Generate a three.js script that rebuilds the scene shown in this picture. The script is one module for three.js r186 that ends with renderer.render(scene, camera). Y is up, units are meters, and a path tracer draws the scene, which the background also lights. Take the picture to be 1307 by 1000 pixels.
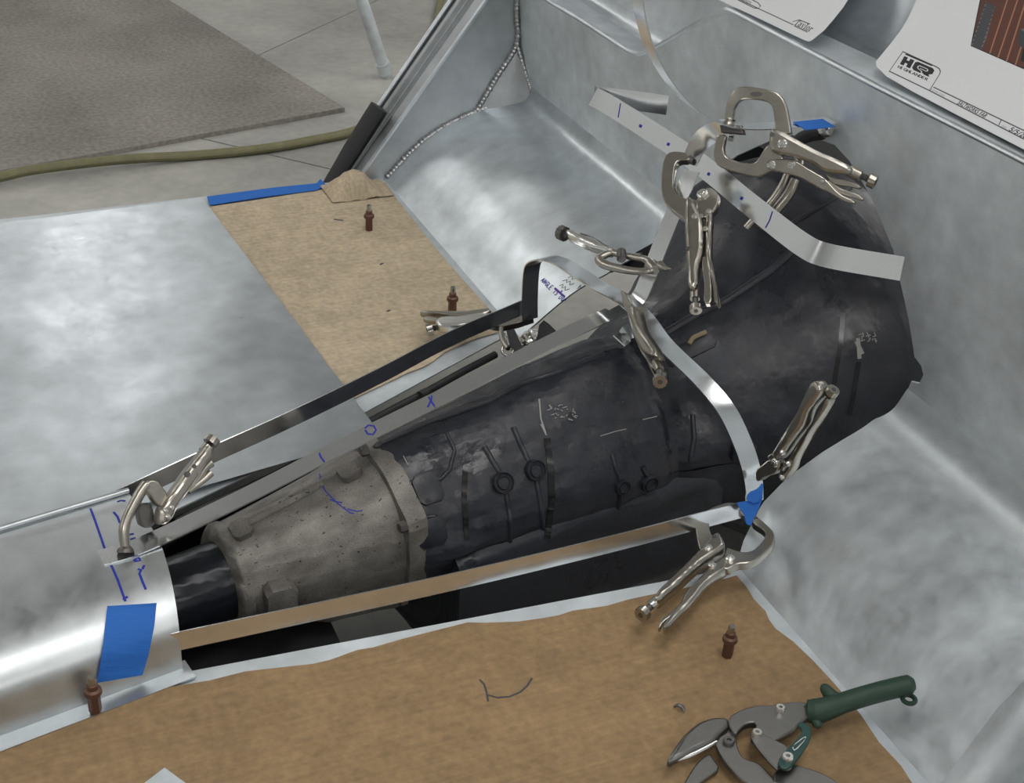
import * as THREE from 'three';
import { mergeGeometries, mergeVertices, toCreasedNormals } from 'three/addons/utils/BufferGeometryUtils.js';
import { RectAreaLightUniformsLib } from 'three/addons/lights/RectAreaLightUniformsLib.js';
import { ImprovedNoise } from 'three/addons/math/ImprovedNoise.js';

// ───────────────────────── camera, exposure, lights ─────────────────────────
const scene = new THREE.Scene();
const F = 1800, CU = 653.5, CV = 500;                       // lens: focal length and centre for the 1307 × 1000 frame
const PITCH = 31 * Math.PI / 180, ROLL = 3.5 * Math.PI / 180, YAW = -25 * Math.PI / 180;
const V = (x, y, z) => new THREE.Vector3(x, y, z);
const CAM = V(-0.7384, 1.0450, 0.9774);
// world: +x towards the front of the car, +y up, +z towards the driver's side; floor pan at y = 0
const dDown = V(-Math.sin(ROLL) * Math.cos(PITCH), Math.cos(ROLL) * Math.cos(PITCH), Math.sin(PITCH));
const fw_ = V(0, 0, 1).addScaledVector(dDown, -dDown.z).normalize();
const rt_ = dDown.clone().cross(fw_);
const away = fw_.clone().multiplyScalar(Math.cos(YAW)).addScaledVector(rt_, Math.sin(YAW));
const ax_ = dDown.clone().cross(away), ay_ = dDown.clone().negate(), az_ = away.clone().negate();
const RIGHT = V(ax_.x, ay_.x, az_.x), DOWN = V(ax_.y, ay_.y, az_.y), FWD = V(ax_.z, ay_.z, az_.z);
const camera = new THREE.PerspectiveCamera(2 * Math.atan(500 / F) * 180 / Math.PI, 1.307, 0.05, 60);
camera.position.copy(CAM);
camera.quaternion.setFromRotationMatrix(new THREE.Matrix4().makeBasis(RIGHT, DOWN.clone().negate(), FWD.clone().negate()));
scene.add(camera);
scene.background = new THREE.Color(0.02, 0.02, 0.02);

const renderer = new THREE.WebGLRenderer({ antialias: true });
renderer.toneMapping = THREE.LinearToneMapping;
renderer.toneMappingExposure = 1.25;
renderer.shadowMap.enabled = true;
RectAreaLightUniformsLib.init();

// workshop axes (its slab joints run diagonally to the car)
const E1 = V(0.745, 0, -0.667), E2 = V(0.667, 0, 0.745);
const GROUND = -0.35, CEIL = 3.9;
const room = (a, b, y) => V(0, y, 0).addScaledVector(E1, a).addScaledVector(E2, b);
const ROOM_TURN = Math.atan2(0.667, 0.745);
// ceiling lamps: [along E1, along E2, length, width, intensity]
const LAMPS = [
  [-4.4, -5.6, 2.4, 1.2, 3.8, 0], [-0.6, -5.6, 2.4, 1.2, 3.0, 0], [2.6, -6.6, 2.4, 1.2, 2.7, 0], [5.9, -6.15, 3.2, 0.8, 1.9, 0.7],
  [-4.4, 0.6, 2.4, 1.2, 4.6, 0], [-0.6, 0.6, 2.4, 1.2, 2.7, 0], [3.0, 0.6, 2.4, 1.2, 2.7, 0], [6.0, 0.6, 2.4, 1.2, 2.2, 0],
  [-3.4, 4.2, 2.4, 1.2, 4.2, 0], [0.4, 4.2, 2.4, 1.2, 2.7, 0], [4.2, 4.2, 2.4, 1.2, 2.7, 0],
];
const LAMP_COLOR = new THREE.Color(1.0, 0.985, 0.955);
const DAY_COLOR = new THREE.Color(0.86, 0.94, 1.0);

// ───────────────────────── helpers ─────────────────────────
let seed = 7;
const rnd = () => { seed = (seed * 1664525 + 1013904223) >>> 0; return seed / 4294967296; };
const noise = new ImprovedNoise();
const N3 = (x, y, z) => noise.noise(x, y, z);
const fbm = (x, y, z, o = 4) => { let a = 0.5, s = 0; for (let i = 0; i < o; i++) { s += a * N3(x, y, z); x *= 2.03; y *= 2.03; z *= 2.03; a *= 0.5; } return s; };
const lerp = (a, b, t) => a + (b - a) * t;
const clamp01 = (t) => Math.max(0, Math.min(1, t));
const smooth = (a, b, t) => { t = clamp01((t - a) / (b - a)); return t * t * (3 - 2 * t); };
const ray = (u, v) => FWD.clone().addScaledVector(RIGHT, (u - CU) / F).addScaledVector(DOWN, (v - CV) / F);
const at = (u, v, d) => CAM.clone().addScaledVector(ray(u, v), d);
const onPlane = (u, v, n, c) => { const r = ray(u, v); return CAM.clone().addScaledVector(r, (c - n.dot(CAM)) / n.dot(r)); };
const onY = (u, v, h = 0) => onPlane(u, v, V(0, 1, 0), h);
const onZ = (u, v, z) => onPlane(u, v, V(0, 0, 1), z);
const depthOf = (p) => p.clone().sub(CAM).dot(FWD);

const used = {};
function numbered(n) { if (!(n in used)) { used[n] = 0; return n; } used[n]++; return n + '_' + String(used[n]).padStart(3, '0'); }
function tag(o, label, category, group) {
  o.userData.label = label; if (category) o.userData.category = category; if (group) o.userData.group = group; return o;
}
function thing(name, label, category, group) {
  const g = new THREE.Group(); g.name = numbered(name); scene.add(g); return tag(g, label, category, group);
}
function mesh(name, geo, mat, parent = scene) {
  const g = Array.isArray(geo) ? mergeGeometries(geo.map((q) => prep(q)), false) : geo;
  const m = new THREE.Mesh(g, mat); m.name = parent === scene ? numbered(name) : name;
  if (parent !== scene) { const same = parent.children.filter((c) => c.name === name || c.name.startsWith(name + '_0')).length; if (same) m.name = name + '_' + String(same).padStart(3, '0'); }
  m.castShadow = true; m.receiveShadow = true; parent.add(m); return m;
}
function struct(name, geo, mat) { const m = mesh(name, geo, mat); m.userData.kind = 'structure'; return m; }
function prep(g) { let q = g.index ? g.toNonIndexed() : g; for (const k of Object.keys(q.attributes)) if (!['position', 'normal', 'uv'].includes(k)) q.deleteAttribute(k); if (!q.attributes.uv) q.setAttribute('uv', new THREE.BufferAttribute(new Float32Array(q.attributes.position.count * 2), 2)); return q; }
function box(w, h, d, x = 0, y = 0, z = 0) { const g = new THREE.BoxGeometry(w, h, d); g.translate(x, y, z); metreUV(g); return g; }
function metreUV(g) { // uv in metres for a box: project along each face's main normal axis
  const p = g.attributes.position, n = g.attributes.normal, u = g.attributes.uv;
  for (let i = 0; i < p.count; i++) {
    const a = Math.abs(n.getX(i)), b = Math.abs(n.getY(i)), c = Math.abs(n.getZ(i));
    if (b >= a && b >= c) u.setXY(i, p.getX(i), p.getZ(i)); else if (a >= c) u.setXY(i, p.getZ(i), p.getY(i)); else u.setXY(i, p.getX(i), p.getY(i));
  }
  return g;
}
const basis = (o, x, y, z) => new THREE.Matrix4().makeBasis(x, y, z).setPosition(o);
function chaikin(pts, n = 1) {
  for (let k = 0; k < n; k++) { const o = []; for (let i = 0; i < pts.length; i++) { const a = pts[i], b = pts[(i + 1) % pts.length]; o.push([lerp(a[0], b[0], 0.25), lerp(a[1], b[1], 0.25)], [lerp(a[0], b[0], 0.75), lerp(a[1], b[1], 0.75)]); } pts = o; }
  return pts;
}
function shapeOf(pts) {
  const s = new THREE.Shape(); pts.forEach((p, i) => (i ? s.lineTo(p[0], p[1]) : s.moveTo(p[0], p[1]))); s.closePath(); return s;
}
// a plane frame: origin, in-plane axes and the normal that looks at the viewer
function frameOf(a, b, c) {
  const x = b.clone().sub(a).normalize(); let n = x.clone().cross(c.clone().sub(a)).normalize();
  if (n.dot(CAM.clone().sub(a)) < 0) n.negate();
  const y = n.clone().cross(x);
  return { o: a.clone(), x, y, n, c: n.dot(a) };
}
const toFrame = (f, p) => { const d = p.clone().sub(f.o); return [d.dot(f.x), d.dot(f.y)]; };
const framePx = (f, u, v) => onPlane(u, v, f.n, f.c);
// plate of a traced outline lying in frame f: its top at height off, t thick, rounded by bevel
function plate(f, px, t, { off = 0, bevel = 0.001, round = 1, seg = 3, holes = [] } = {}) {
  let pts = px.map(([u, v]) => toFrame(f, framePx(f, u, v)));
  if (round) pts = chaikin(pts, round);
  const s = shapeOf(pts);
  for (const h of holes) s.holes.push(new THREE.Path(chaikin(h.map(([u, v]) => toFrame(f, framePx(f, u, v))), 1).map((p) => new THREE.Vector2(p[0], p[1]))));
  const g = new THREE.ExtrudeGeometry(s, { depth: Math.max(1e-5, t - 2 * bevel), bevelEnabled: bevel > 0, bevelThickness: bevel, bevelSize: bevel, bevelOffset: -bevel, bevelSegments: seg, curveSegments: 6 });
  g.translate(0, 0, off - t + bevel);
  g.applyMatrix4(basis(f.o, f.x, f.y, f.n));
  return crispExtrude(g);
}
// extruded outline with flat faces and smoothly shaded rim
function crispExtrude(g) {
  const q = g.index ? g.toNonIndexed() : g, parts = [];
  for (const gr of g.groups) {
    const h = new THREE.BufferGeometry(); for (const k of ['position', 'normal', 'uv']) { const a = q.attributes[k]; h.setAttribute(k, new THREE.BufferAttribute(a.array.slice(gr.start * a.itemSize, (gr.start + gr.count) * a.itemSize), a.itemSize)); }
    parts.push(gr.materialIndex === 1 ? toCreasedNormals(h, 0.75) : h);
  }
  return mergeGeometries(parts, false);
}
// swept tube through points with radii; flat = squash across normal direction
function sweep(points, radii, { seg = 10, n = 0, up = null, flat = 1, cap = true, closed = false } = {}) {
  const R = Array.isArray(radii) ? radii : points.map(() => radii);
  let P = points, Q = R;
  if (n) {
    const c = new THREE.CatmullRomCurve3(points, closed, 'centripetal'); P = []; Q = [];
    for (let i = 0; i <= n; i++) { const t = i / n; P.push(c.getPoint(t)); const k = t * (R.length - 1), j = Math.min(R.length - 2, Math.floor(k)); Q.push(R.length < 2 ? R[0] : lerp(R[j], R[j + 1], k - j)); }
  }
  const pos = [], idx = [], uv = []; let ref = up ? up.clone() : null, len = 0;
  for (let i = 0; i < P.length; i++) {
    const t = P[Math.min(i + 1, P.length - 1)].clone().sub(P[Math.max(i - 1, 0)]).normalize();
    if (!ref) ref = Math.abs(t.y) < 0.9 ? V(0, 1, 0) : V(1, 0, 0);
    const b = t.clone().cross(ref).normalize(), a = b.clone().cross(t).normalize(); if (!up) ref = a.clone();
    if (i) len += P[i].distanceTo(P[i - 1]);
    for (let k = 0; k <= seg; k++) {
      const th = k / seg * Math.PI * 2, q = P[i].clone().addScaledVector(b, Math.cos(th) * Q[i]).addScaledVector(a, Math.sin(th) * Q[i] * flat);
      pos.push(q.x, q.y, q.z); uv.push(k / seg * Q[i] * 6.28, len);
    }
  }
  const W = seg + 1;
  for (let i = 0; i < P.length - 1; i++) for (let k = 0; k < seg; k++) { const a = i * W + k; idx.push(a, a + W, a + 1, a + 1, a + W, a + W + 1); }
  if (cap) for (const [i, fl] of [[0, 1], [P.length - 1, 0]]) {
    const c = pos.length / 3; pos.push(P[i].x, P[i].y, P[i].z); uv.push(0, 0);
    const base = pos.length / 3; for (let k = 0; k <= seg; k++) { const s = (i * W + k) * 3; pos.push(pos[s], pos[s + 1], pos[s + 2]); uv.push(0, 0); }
    for (let k = 0; k < seg; k++) fl ? idx.push(c, base + k, base + k + 1) : idx.push(c, base + k + 1, base + k);
  }
  const g = new THREE.BufferGeometry(); g.setAttribute('position', new THREE.Float32BufferAttribute(pos, 3)); g.setAttribute('uv', new THREE.Float32BufferAttribute(uv, 2)); g.setIndex(idx); g.computeVertexNormals(); return g;
}
// metal strip: centre line, direction across at each point, width and thickness
function ribbon(points, across, w, t, { n = 48, tension = null } = {}) {
  const A = Array.isArray(across) ? across : points.map(() => across);
  let P = points, D = A;
  if (n) {
    const c = new THREE.CatmullRomCurve3(points, false, 'centripetal'); P = []; D = [];
    for (let i = 0; i <= n; i++) { const s = i / n; P.push(c.getPoint(s)); const k = s * (A.length - 1), j = Math.min(A.length - 2, Math.floor(k)); D.push(A[j].clone().lerp(A[j + 1], k - j).normalize()); }
  }
  const c4 = [], uvl = []; let len = 0;
  for (let i = 0; i < P.length; i++) {
    const T = P[Math.min(i + 1, P.length - 1)].clone().sub(P[Math.max(i - 1, 0)]).normalize();
    const d = D[i].clone().addScaledVector(T, -D[i].dot(T)).normalize(), nn = T.clone().cross(d).normalize();
    if (i) len += P[i].distanceTo(P[i - 1]);
    const ww = typeof w === 'function' ? w(i / (P.length - 1)) : w;
    c4.push([[1, 1], [-1, 1], [-1, -1], [1, -1]].map(([a, b]) => P[i].clone().addScaledVector(d, a * ww / 2).addScaledVector(nn, b * t / 2))); uvl.push(len);
  }
  const pos = [], uv = [], idx = [];
  for (let f = 0; f < 4; f++) {
    const base = pos.length / 3;
    for (let i = 0; i < P.length; i++) { for (const q of [c4[i][f], c4[i][(f + 1) % 4]]) pos.push(q.x, q.y, q.z); const wv = f % 2 ? t : (typeof w === 'function' ? 0.03 : w); uv.push(uvl[i], 0, uvl[i], wv); }
    for (let i = 0; i < P.length - 1; i++) { const a = base + i * 2; idx.push(a, a + 1, a + 2, a + 1, a + 3, a + 2); }
  }
  for (const [i, fl] of [[0, 0], [P.length - 1, 1]]) { const b = pos.length / 3; for (const q of c4[i]) { pos.push(q.x, q.y, q.z); uv.push(0, 0); } fl ? idx.push(b, b + 1, b + 2, b, b + 2, b + 3) : idx.push(b, b + 2, b + 1, b, b + 3, b + 2); }
  const g = new THREE.BufferGeometry(); g.setAttribute('position', new THREE.Float32BufferAttribute(pos, 3)); g.setAttribute('uv', new THREE.Float32BufferAttribute(uv, 2)); g.setIndex(idx); g.computeVertexNormals(); return g;
}
// curved sheet of thickness t from a function of two parameters
function sheet(fn, nu, nv, t, su = 1, sv = 1) {
  const top = [], nor = [];
  for (let j = 0; j <= nv; j++) for (let i = 0; i <= nu; i++) top.push(fn(i / nu, j / nv));
  const at2 = (i, j) => top[Math.max(0, Math.min(nv, j)) * (nu + 1) + Math.max(0, Math.min(nu, i))];
  for (let j = 0; j <= nv; j++) for (let i = 0; i <= nu; i++) { const a = at2(i + 1, j).clone().sub(at2(i - 1, j)), b = at2(i, j + 1).clone().sub(at2(i, j - 1)); nor.push(a.cross(b).normalize()); }
  const pos = [], uv = [], idx = [], W = nu + 1, M = top.length;
  for (const s of [0, 1]) for (let k = 0; k < M; k++) { const q = top[k].clone().addScaledVector(nor[k], -s * t); pos.push(q.x, q.y, q.z); uv.push((k % W) / nu * su, Math.floor(k / W) / nv * sv); }
  for (let j = 0; j < nv; j++) for (let i = 0; i < nu; i++) { const a = j * W + i; idx.push(a, a + 1, a + W, a + 1, a + W + 1, a + W); idx.push(M + a, M + a + W, M + a + 1, M + a + 1, M + a + W, M + a + W + 1); }
  const rim = (list) => { for (let k = 0; k < list.length - 1; k++) { const b = pos.length / 3; for (const q of [list[k], list[k + 1]]) for (const o of [0, M]) { pos.push(pos[(q + o) * 3], pos[(q + o) * 3 + 1], pos[(q + o) * 3 + 2]); uv.push(uv[(q + o) * 2], uv[(q + o) * 2 + 1]); } idx.push(b, b + 1, b + 2, b + 1, b + 3, b + 2); } };
  const r0 = [], r1 = [], c0 = [], c1 = []; for (let i = 0; i <= nu; i++) { r0.push(i); r1.push(nv * W + nu - i); } for (let j = 0; j <= nv; j++) { c0.push((nv - j) * W); c1.push(j * W + nu); }
  rim(r0); rim(c1); rim(r1); rim(c0);
  const g = new THREE.BufferGeometry(); g.setAttribute('position', new THREE.Float32BufferAttribute(pos, 3)); g.setAttribute('uv', new THREE.Float32BufferAttribute(uv, 2)); g.setIndex(idx); g.computeVertexNormals(); return g;
}
// flat polygon [x, z] extruded down from height y (thickness t)
function slabXZ(pts, y, t, bevel = 0, holes = []) {
  const s = shapeOf(pts.map(([x, z]) => [x, -z]));
  for (const h of holes) s.holes.push(new THREE.Path(h.map(([x, z]) => new THREE.Vector2(x, -z))));
  const g = new THREE.ExtrudeGeometry(s, { depth: t, bevelEnabled: bevel > 0, bevelSize: bevel, bevelThickness: bevel, bevelOffset: -bevel, bevelSegments: 2 });
  g.rotateX(-Math.PI / 2); g.translate(0, y - t, 0); return g;
}
const flo = (u, v, h = 0) => { const p = onY(u, v, h); return [p.x, p.z]; };
function lathe(profile, origin, dir, seg = 20) { // profile of [radius, distance along dir]
  const g = new THREE.LatheGeometry(profile.map(([r, h]) => new THREE.Vector2(Math.max(r, 1e-5), h)), seg);
  g.applyQuaternion(new THREE.Quaternion().setFromUnitVectors(V(0, 1, 0), dir.clone().normalize())); g.translate(origin.x, origin.y, origin.z); return toCreasedNormals(g, 0.6);
}

// ───────────────────────── procedural materials ─────────────────────────
function tex(size, fn, { srgb = false, rep = 1 } = {}) {
  const d = new Uint8Array(size * size * 4);
  for (let y = 0; y < size; y++) for (let x = 0; x < size; x++) { const c = fn(x / size, y / size, x, y), i = (y * size + x) * 4; const a = Array.isArray(c) ? c : [c, c, c]; for (let k = 0; k < 3; k++) d[i + k] = Math.max(0, Math.min(255, a[k] * 255)); d[i + 3] = 255; }
  const t = new THREE.DataTexture(d, size, size, THREE.RGBAFormat); t.wrapS = t.wrapT = THREE.RepeatWrapping; t.magFilter = THREE.LinearFilter; t.minFilter = THREE.LinearMipmapLinearFilter; t.generateMipmaps = true;
  if (srgb) t.colorSpace = THREE.SRGBColorSpace; t.repeat.set(rep, rep); t.needsUpdate = true; return t;
}
// tiling gradient noise, kept as a grid so that several maps can share it
const hashG = (x, y, z) => { let h = Math.imul(x, 374761393) ^ Math.imul(y, 668265263) ^ Math.imul(z, 1274126177); h = Math.imul(h ^ (h >>> 13), 1103515245); h ^= h >>> 16; return (h & 1023) / 1023 * Math.PI * 2; };
const GRAD = new Float32Array(2048); for (let i = 0; i < 1024; i++) { GRAD[i * 2] = Math.cos(i / 1023 * Math.PI * 2); GRAD[i * 2 + 1] = Math.sin(i / 1023 * Math.PI * 2); }
const hashI = (x, y, z) => { let h = Math.imul(x, 374761393) ^ Math.imul(y, 668265263) ^ Math.imul(z, 1274126177); h = Math.imul(h ^ (h >>> 13), 1103515245); h ^= h >>> 16; return h & 1023; };
function pnoise(x, y, px, py, z) {
  const xi = Math.floor(x), yi = Math.floor(y), fx = x - xi, fy = y - yi, x0 = ((xi % px) + px) % px, x1 = (x0 + 1) % px, y0 = ((yi % py) + py) % py, y1 = (y0 + 1) % py;
  const d = (hx, hy, dx, dy) => { const i = hashI(hx, hy, z) * 2; return GRAD[i] * dx + GRAD[i + 1] * dy; };
  const u = fx * fx * fx * (fx * (fx * 6 - 15) + 10), v = fy * fy * fy * (fy * (fy * 6 - 15) + 10);
  const a = d(x0, y0, fx, fy), b = d(x1, y0, fx - 1, fy), c = d(x0, y1, fx, fy - 1), e = d(x1, y1, fx - 1, fy - 1);
  return (a + (b - a) * u + (c + (e - c) * u - a - (b - a) * u) * v) * 1.4;
}
function tileNoise(sx, sy, o, z0) {
  const n = 1024, g = new Float32Array(n * n), zz = Math.round(z0 * 10);
  for (let y = 0; y < n; y++) for (let x = 0; x < n; x++) { let a = 0.5, s = 0, px = sx, py = sy; for (let i = 0; i < o; i++) { s += a * pnoise(x / n * px, y / n * py, px, py, zz + i); px *= 2; py *= 2; a *= 0.5; } g[y * n + x] = s; }
  return (u, v) => g[(((v * n) | 0) & 1023) * n + (((u * n) | 0) & 1023)];
}
function scratchField(size, count, lenMin, lenMax, dirFn, amp = 1) { // thin random strokes accumulated in a tile
  const a = new Float32Array(size * size);
  for (let k = 0; k < count; k++) {
    let x = rnd() * size, y = rnd() * size; let th = dirFn(), L = lerp(lenMin, lenMax, rnd() * rnd()), s = (rnd() < 0.5 ? -1 : 1) * amp * (0.3 + 0.7 * rnd()), bend = (rnd() - 0.5) * 0.02;
    for (let i = 0; i < L; i++) { const xi = ((x | 0) % size + size) % size, yi = ((y | 0) % size + size) % size; a[yi * size + xi] += s * (1 - Math.abs(2 * i / L - 1)); x += Math.cos(th); y += Math.sin(th); th += bend; }
  }
  return a;
}
const S = 1024;
const nA = tileNoise(5, 5, 5, 1.3), nB = tileNoise(24, 24, 4, 7.7), nC = tileNoise(90, 90, 3, 3.1), nD = tileNoise(2, 2, 4, 11.3), nBrush = tileNoise(4, 160, 3, 5.5);
const scr1 = scratchField(S, 900, 8, 90, () => rnd() * 6.28, 0.5), scr2 = scratchField(S, 2600, 6, 60, () => 0.6 + (rnd() - 0.5) * 0.7, 0.35);
const smear = new Float32Array(S * S);
for (let k = 0; k < 150; k++) { // broad bent wiping marks
  let x = rnd() * S, y = rnd() * S, th = rnd() * 6.28; const L = 20 + rnd() * 90, b = (rnd() - 0.5) * 0.06, W = 2 + rnd() * 5, a = (rnd() < 0.6 ? 1 : -1) * (0.3 + 0.7 * rnd());
  for (let i = 0; i < L; i++) { for (let q = -W; q <= W; q++) { const xi = ((x - Math.sin(th) * q) | 0) & (S - 1), yi = ((y + Math.cos(th) * q) | 0) & (S - 1); smear[yi * S + xi] += a * 0.5 * (1 - Math.abs(q) / W) * (0.5 + 0.5 * Math.sin(q * 2.4 + k)) * Math.sin(Math.PI * i / L); } x += Math.cos(th); y += Math.sin(th); th += b; }
}
const smearRough = tex(S, (u, v, x, y) => 0.85 + 0.22 * nA(u, v) + 0.1 * nB(u, v) + 0.1 * nC(u, v) + 0.42 * Math.max(-1, Math.min(1, smear[y * S + x])) + 0.14 * (scr1[y * S + x] + scr2[y * S + x]));
const smearBump = tex(S, (u, v, x, y) => 0.5 + 0.1 * nB(u, v) + 0.22 * Math.max(-1, Math.min(1, smear[y * S + x])) + 0.3 * scr1[y * S + x]);
const aluRough = tex(S, (u, v, x, y) => 0.8 + 0.2 * nA(u, v) + 0.16 * nB(u, v) + 0.12 * nC(u, v) + 0.12 * (scr1[y * S + x] + scr2[y * S + x]));
const aluBump = tex(S, (u, v, x, y) => 0.5 + 0.18 * nB(u, v) + 0.12 * nC(u, v) + 0.35 * scr1[y * S + x] + 0.2 * scr2[y * S + x]);
const aluCol = tex(S, (u, v, x, y) => { const k = 0.90 + 0.12 * nA(u, v) + 0.07 * nB(u, v) + 0.05 * (scr1[y * S + x] + scr2[y * S + x]); return [k * 0.985, k, k * 1.005]; }, { srgb: true });
const stripRough = tex(512, (u, v) => 0.85 + 0.15 * nBrush(u, v) + 0.1 * nB(u, v));
const kraftScr = scratchField(S, 5000, 4, 26, () => rnd() * 6.28, 0.35);
const kraft = (r, g, b) => tex(S, (u, v, x, y) => { const k = 0.95 + 0.10 * nA(u, v) + 0.10 * nB(u, v) + 0.14 * nC(u, v) + 0.07 * nBrush(u, v) + 0.05 * kraftScr[y * S + x]; return [r * k, g * k, b * k]; }, { srgb: true });
const creaseX = tileNoise(3, 26, 4, 21.1);
const kraftBump = tex(S, (u, v, x, y) => 0.5 + 0.5 * nA(u, v) + 0.25 * creaseX(u, v) + 0.1 * nC(u, v));
const concreteCol = tex(S, (u, v) => { const k = 0.64 + 0.1 * nD(u, v) + 0.12 * nA(u, v) + 0.05 * nB(u, v) + 0.05 * nC(u, v); return [k, k * 0.995, k * 0.965]; }, { srgb: true });
const concreteBump = tex(S, (u, v) => 0.5 + 0.3 * nB(u, v) + 0.3 * nC(u, v));
const matCol = tex(S, (u, v) => { const k = 0.52 + 0.05 * nA(u, v) + 0.12 * nC(u, v) + 0.12 * nD(u, v); return [k * 1.01, k * 0.98, k * 0.94]; }, { srgb: true });
const blackScr = scratchField(S, 500, 6, 60, () => 1 + (rnd() - 0.5) * 2, 0.5);
const blackCol = tex(S, (u, v, x, y) => { const m = smooth(0.15, 0.6, nA(u, v) + 0.3 * nB(u, v)); const sc = Math.max(0, blackScr[y * S + x]) * smooth(-0.05, 0.3, nD(u, v)); const k = 0.158 + 0.05 * m + 0.03 * nB(u, v) + 0.22 * sc; return [k * 0.96, k * 1.01, k * 1.19]; }, { srgb: true });
const blackRough = tex(S, (u, v) => 0.62 + 0.5 * nA(u, v) + 0.3 * nB(u, v));
const blackBump = tex(S, (u, v) => 0.5 + 0.4 * nB(u, v) + 0.2 * nC(u, v));
const castCol = tex(512, (u, v) => { const p = smooth(0.36, 0.44, nB(u, v)); const k = 0.6 + 0.2 * nA(u, v) + 0.12 * nC(u, v) - 0.35 * p; return [k, k * 0.985, k * 0.955]; }, { srgb: true });
const castBump = tex(512, (u, v) => 0.6 + 0.25 * nC(u, v) - 0.5 * smooth(0.34, 0.44, nB(u, v)));
const steelRough = tex(512, (u, v) => 0.9 + 0.1 * nA(u, v) + 0.07 * nB(u, v));
const steelCol = tex(512, (u, v) => { const k = 0.94 + 0.045 * nA(u, v) + 0.03 * nB(u, v); return [k, k * 0.985, k * 0.955]; }, { srgb: true });
const rep = (t, r, r2 = r) => { const c = t.clone(); c.repeat.set(r, r2); c.needsUpdate = true; return c; };
const std = (o) => new THREE.MeshStandardMaterial(o);
const lin = (r, g, b) => new THREE.Color(r, g, b);
const alu = (r, g, b, rough, { bump = 0.0004, scale = 1.4, metal = 1 } = {}) => std({ color: lin(r, g, b), metalness: metal, roughness: rough, map: rep(aluCol, scale), roughnessMap: rep(aluRough, scale), bumpMap: rep(aluBump, scale), bumpScale: bump });
const smeared = (m, scale, b) => { m.roughnessMap = rep(smearRough, scale); m.bumpMap = rep(smearBump, scale); m.bumpScale = b; return m; };
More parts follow.
